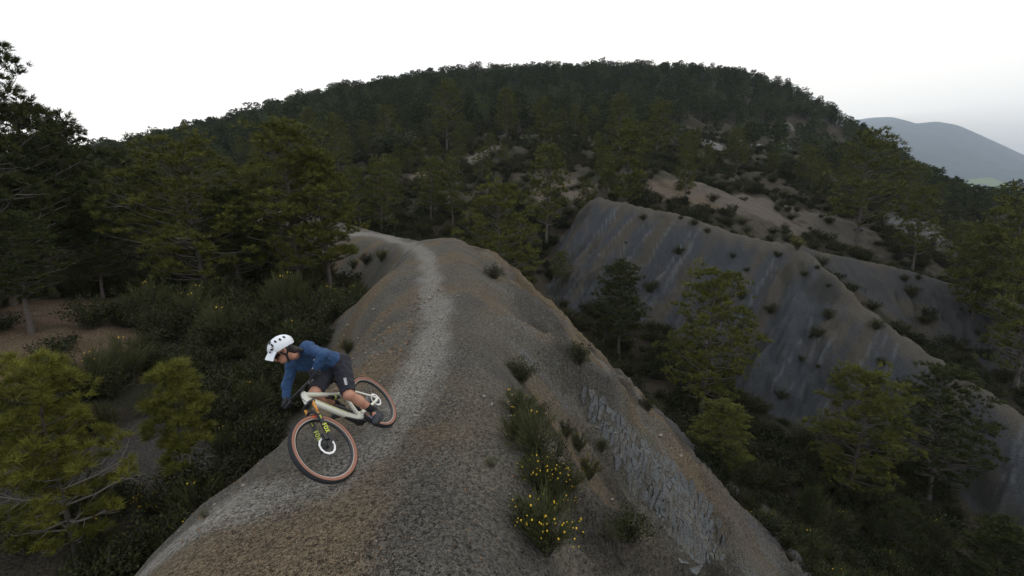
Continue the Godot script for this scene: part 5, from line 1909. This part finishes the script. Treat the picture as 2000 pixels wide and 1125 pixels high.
func build_stones() -> void:
	var kinds := []
	for k in 6: kinds.append(stone_mesh(300 + k, [0.4, 0.3, 0.55, 0.25, 0.45, 0.35][k]))
	var r := RandomNumberGenerator.new()
	r.seed = 5
	var marked := {812: "rusty stone lying on the crest beside the trail", 225: "pale flat stone on the verge at the trail's near end"}
	for a in [[812, 812, 0.045], [225, 1108, 0.05], [475, 948, 0.035], [420, 985, 0.03], [478, 965, 0.025], [505, 978, 0.025], [840, 582, 0.09], [832, 540, 0.09], [895, 578, 0.08], [850, 605, 0.05], [860, 620, 0.06], [835, 628, 0.05], [730, 604, 0.1], [680, 635, 0.09], [690, 700, 0.05], [760, 640, 0.06], [740, 655, 0.05], [700, 660, 0.07], [785, 616, 0.05], [672, 655, 0.08], [715, 690, 0.05], [660, 672, 0.06], [995, 812, 0.05], [945, 775, 0.05], [960, 790, 0.04], [1000, 830, 0.05], [1165, 835, 0.08], [1200, 845, 0.07], [1120, 700, 0.08], [1060, 620, 0.09], [1195, 975, 0.06], [1150, 905, 0.05], [995, 965, 0.025], [1250, 1050, 0.05], [1310, 875, 0.09], [1330, 890, 0.08], [1290, 850, 0.09]]:
		var p := ground_hit(a[0], a[1])
		var o := part("stone", kinds[r.randi() % 6], M.stone, self)
		var s: float = a[2]
		o.transform = Transform3D(Basis(Vector3.UP, r.randf() * TAU).scaled(Vector3.ONE * s), Vector3(p.x, H(p.x, p.z) + s * 0.12, p.z))
		if marked.has(a[0]): tag(o, marked[a[0]], "stone", "loose stones of the ridge")
		else: tag(o, "loose pale stone on the bare ridge shale", "stone", "loose stones of the ridge")
	# gravel nobody could count
	var mm := MultiMesh.new()
	mm.transform_format = MultiMesh.TRANSFORM_3D
	mm.use_colors = true
	mm.mesh = kinds[2]
	var list := []
	var cols := []
	var tries := 0
	while list.size() < 26000 and tries < 90000:
		tries += 1
		var z := -1.8 - 24.0 * pow(r.randf(), 1.7)
		var x := r.randf_range(-5.0, 1.0) + 5.0 * pow(r.randf(), 2.0) * (0.4 - z * 0.1)
		var h := H(x, z)
		if last_kind != 2: continue
		var pd := path_dist(x, z)
		var clump := tone.get_noise_2d(x * 2.0 + 50.0, z * 2.0)
		if r.randf() > 0.35 + clump * 0.9: continue
		if pd < 0.35 and r.randf() < 0.75: continue
		var s := 0.005 + 0.013 * pow(r.randf(), 4.0) - z * 0.0006
		if x < -2.0 and z < -6.5 and z > -13.0: s *= r.randf_range(1.4, 3.2)
		list.append(Transform3D(Basis.from_euler(Vector3(r.randf() * 0.8, r.randf() * TAU, r.randf() * 0.8)).scaled(Vector3.ONE * s), Vector3(x, h + s * 0.1, z)))
		var w := r.randf()
		cols.append(Color(0.75, 0.71, 0.66).lerp(Color(1.0, 0.6, 0.3), w * w) * r.randf_range(0.35, 1.2))
	mm.instance_count = list.size()
	for i in list.size():
		mm.set_instance_transform(i, list[i])
		mm.set_instance_color(i, cols[i])
	var mi := MultiMeshInstance3D.new()
	mi.name = "gravel"
	mi.multimesh = mm
	mi.material_override = M.stone
	add_child(mi)
	tag(mi, "fine grey and rusty gravel strewn over the ridge", "gravel", "", "stuff")
	build_slabs()

# cracked grey crust on the orange rib: each plate its own piece
func build_slabs() -> void:
	var r := RandomNumberGenerator.new()
	r.seed = 77
	var ridge: Node3D = get_node("ridge")
	# the crust follows the rib down the flank (photo pixels of its middle line and half width)
	var line := [[1150, 770, 8], [1190, 825, 16], [1225, 870, 24], [1255, 905, 34], [1290, 945, 44], [1330, 1000, 46], [1362, 1050, 42], [1385, 1095, 30]]
	var site: Array[Vector3] = []
	var edge := []
	for i in line.size() - 1:
		for k in 20:
			var f := k / 20.0
			var w := lerpf(line[i][2], line[i + 1][2], f)
			var cx := lerpf(line[i][0], line[i + 1][0], f)
			var cy := lerpf(line[i][1], line[i + 1][1], f)
			var n := int(w / 3.0) + 1
			for j in n:
				var q := (j + 0.5) / n * 2.0 - 1.0
				var p := ground_hit(cx + q * w * 0.95 + r.randf_range(-5, 5), cy - q * w * 0.35 + r.randf_range(-5, 5))
				if last_kind != 2: continue
				var fine := absf(q) < 0.72 or r.randf() < 0.5
				for o in site:
					if o.distance_squared_to(p) < 0.0125: fine = false
				if fine: site.append(p)
	print("slabs ", site.size())
	# the plane the crust lies in
	var mean := Vector3.ZERO
	for p in site:
		var h := 0.3
		mean += Vector3(H(p.x - h, p.z) - H(p.x + h, p.z), 2.0 * h, H(p.x, p.z - h) - H(p.x, p.z + h)).normalized()
	mean = mean.normalized()
	var t1 := mean.cross(Vector3.FORWARD).normalized()
	var t2 := mean.cross(t1)
	var pts: Array[Vector2] = []
	for p in site: pts.append(Vector2(p.dot(t1), p.dot(t2)))
	for i in mini(pts.size(), 300):
		var c := pts[i]
		var poly := PackedVector2Array()
		for k in 10: poly.append(c + Vector2.from_angle(TAU * k / 10.0 + r.randf() * 0.4) * r.randf_range(0.1, 0.15))
		for j in pts.size():
			if j == i or pts[j].distance_squared_to(c) > 0.09: continue
			var m := (c + pts[j]) * 0.5
			var d := (pts[j] - c).normalized()
			var gap := r.randf_range(0.003, 0.008)
			var out := PackedVector2Array()
			for k in poly.size():
				var a := poly[k]
				var b := poly[(k + 1) % poly.size()]
				var da := (a - m).dot(d) + gap
				var db := (b - m).dot(d) + gap
				if da <= 0.0: out.append(a)
				if (da < 0.0) != (db < 0.0): out.append(a.lerp(b, da / (da - db)))
			poly = out
			if poly.size() < 3: break
		if poly.size() < 3: continue
		var v := PackedVector3Array()
		var n := PackedVector3Array()
		var idx := PackedInt32Array()
		var lift := r.randf_range(0.01, 0.02)
		var at := site[i]
		var e := 0.1
		var nn := Vector3(H(at.x - e, at.z) - H(at.x + e, at.z), 2.0 * e, H(at.x, at.z - e) - H(at.x, at.z + e)).normalized()
		var tilt := nn
		var which := r.randi() % 4
		var top := PackedVector3Array()
		var low := PackedVector3Array()
		for p in poly:
			var w := t1 * (p.x - c.x) + t2 * (p.y - c.y)
			w.y = H(at.x + w.x, at.z + w.z) - at.y          # the crust lies on the ground it dried from
			top.append(w * 0.97 + nn * lift)
			low.append(w - nn * 0.06)
		for k in top.size():
			v.append(top[k])
			n.append(tilt)
		for k in range(1, top.size() - 1): idx.append_array([0, k, k + 1])
		for k in top.size():
			var k2 := (k + 1) % top.size()
			var b := v.size()
			v.append_array([top[k], top[k2], low[k2], low[k]])
			var sn := (top[k2] - top[k]).cross(nn).normalized()
			for z in 4: n.append(sn)
			idx.append_array([b, b + 1, b + 2, b, b + 2, b + 3])
		var g := Geo.new()
		g.v = v
		g.n = n
		g.i = idx
		var m2 := g.mesh()
		var o := part("slab", m2, M.crust[which], ridge)
		o.position = at
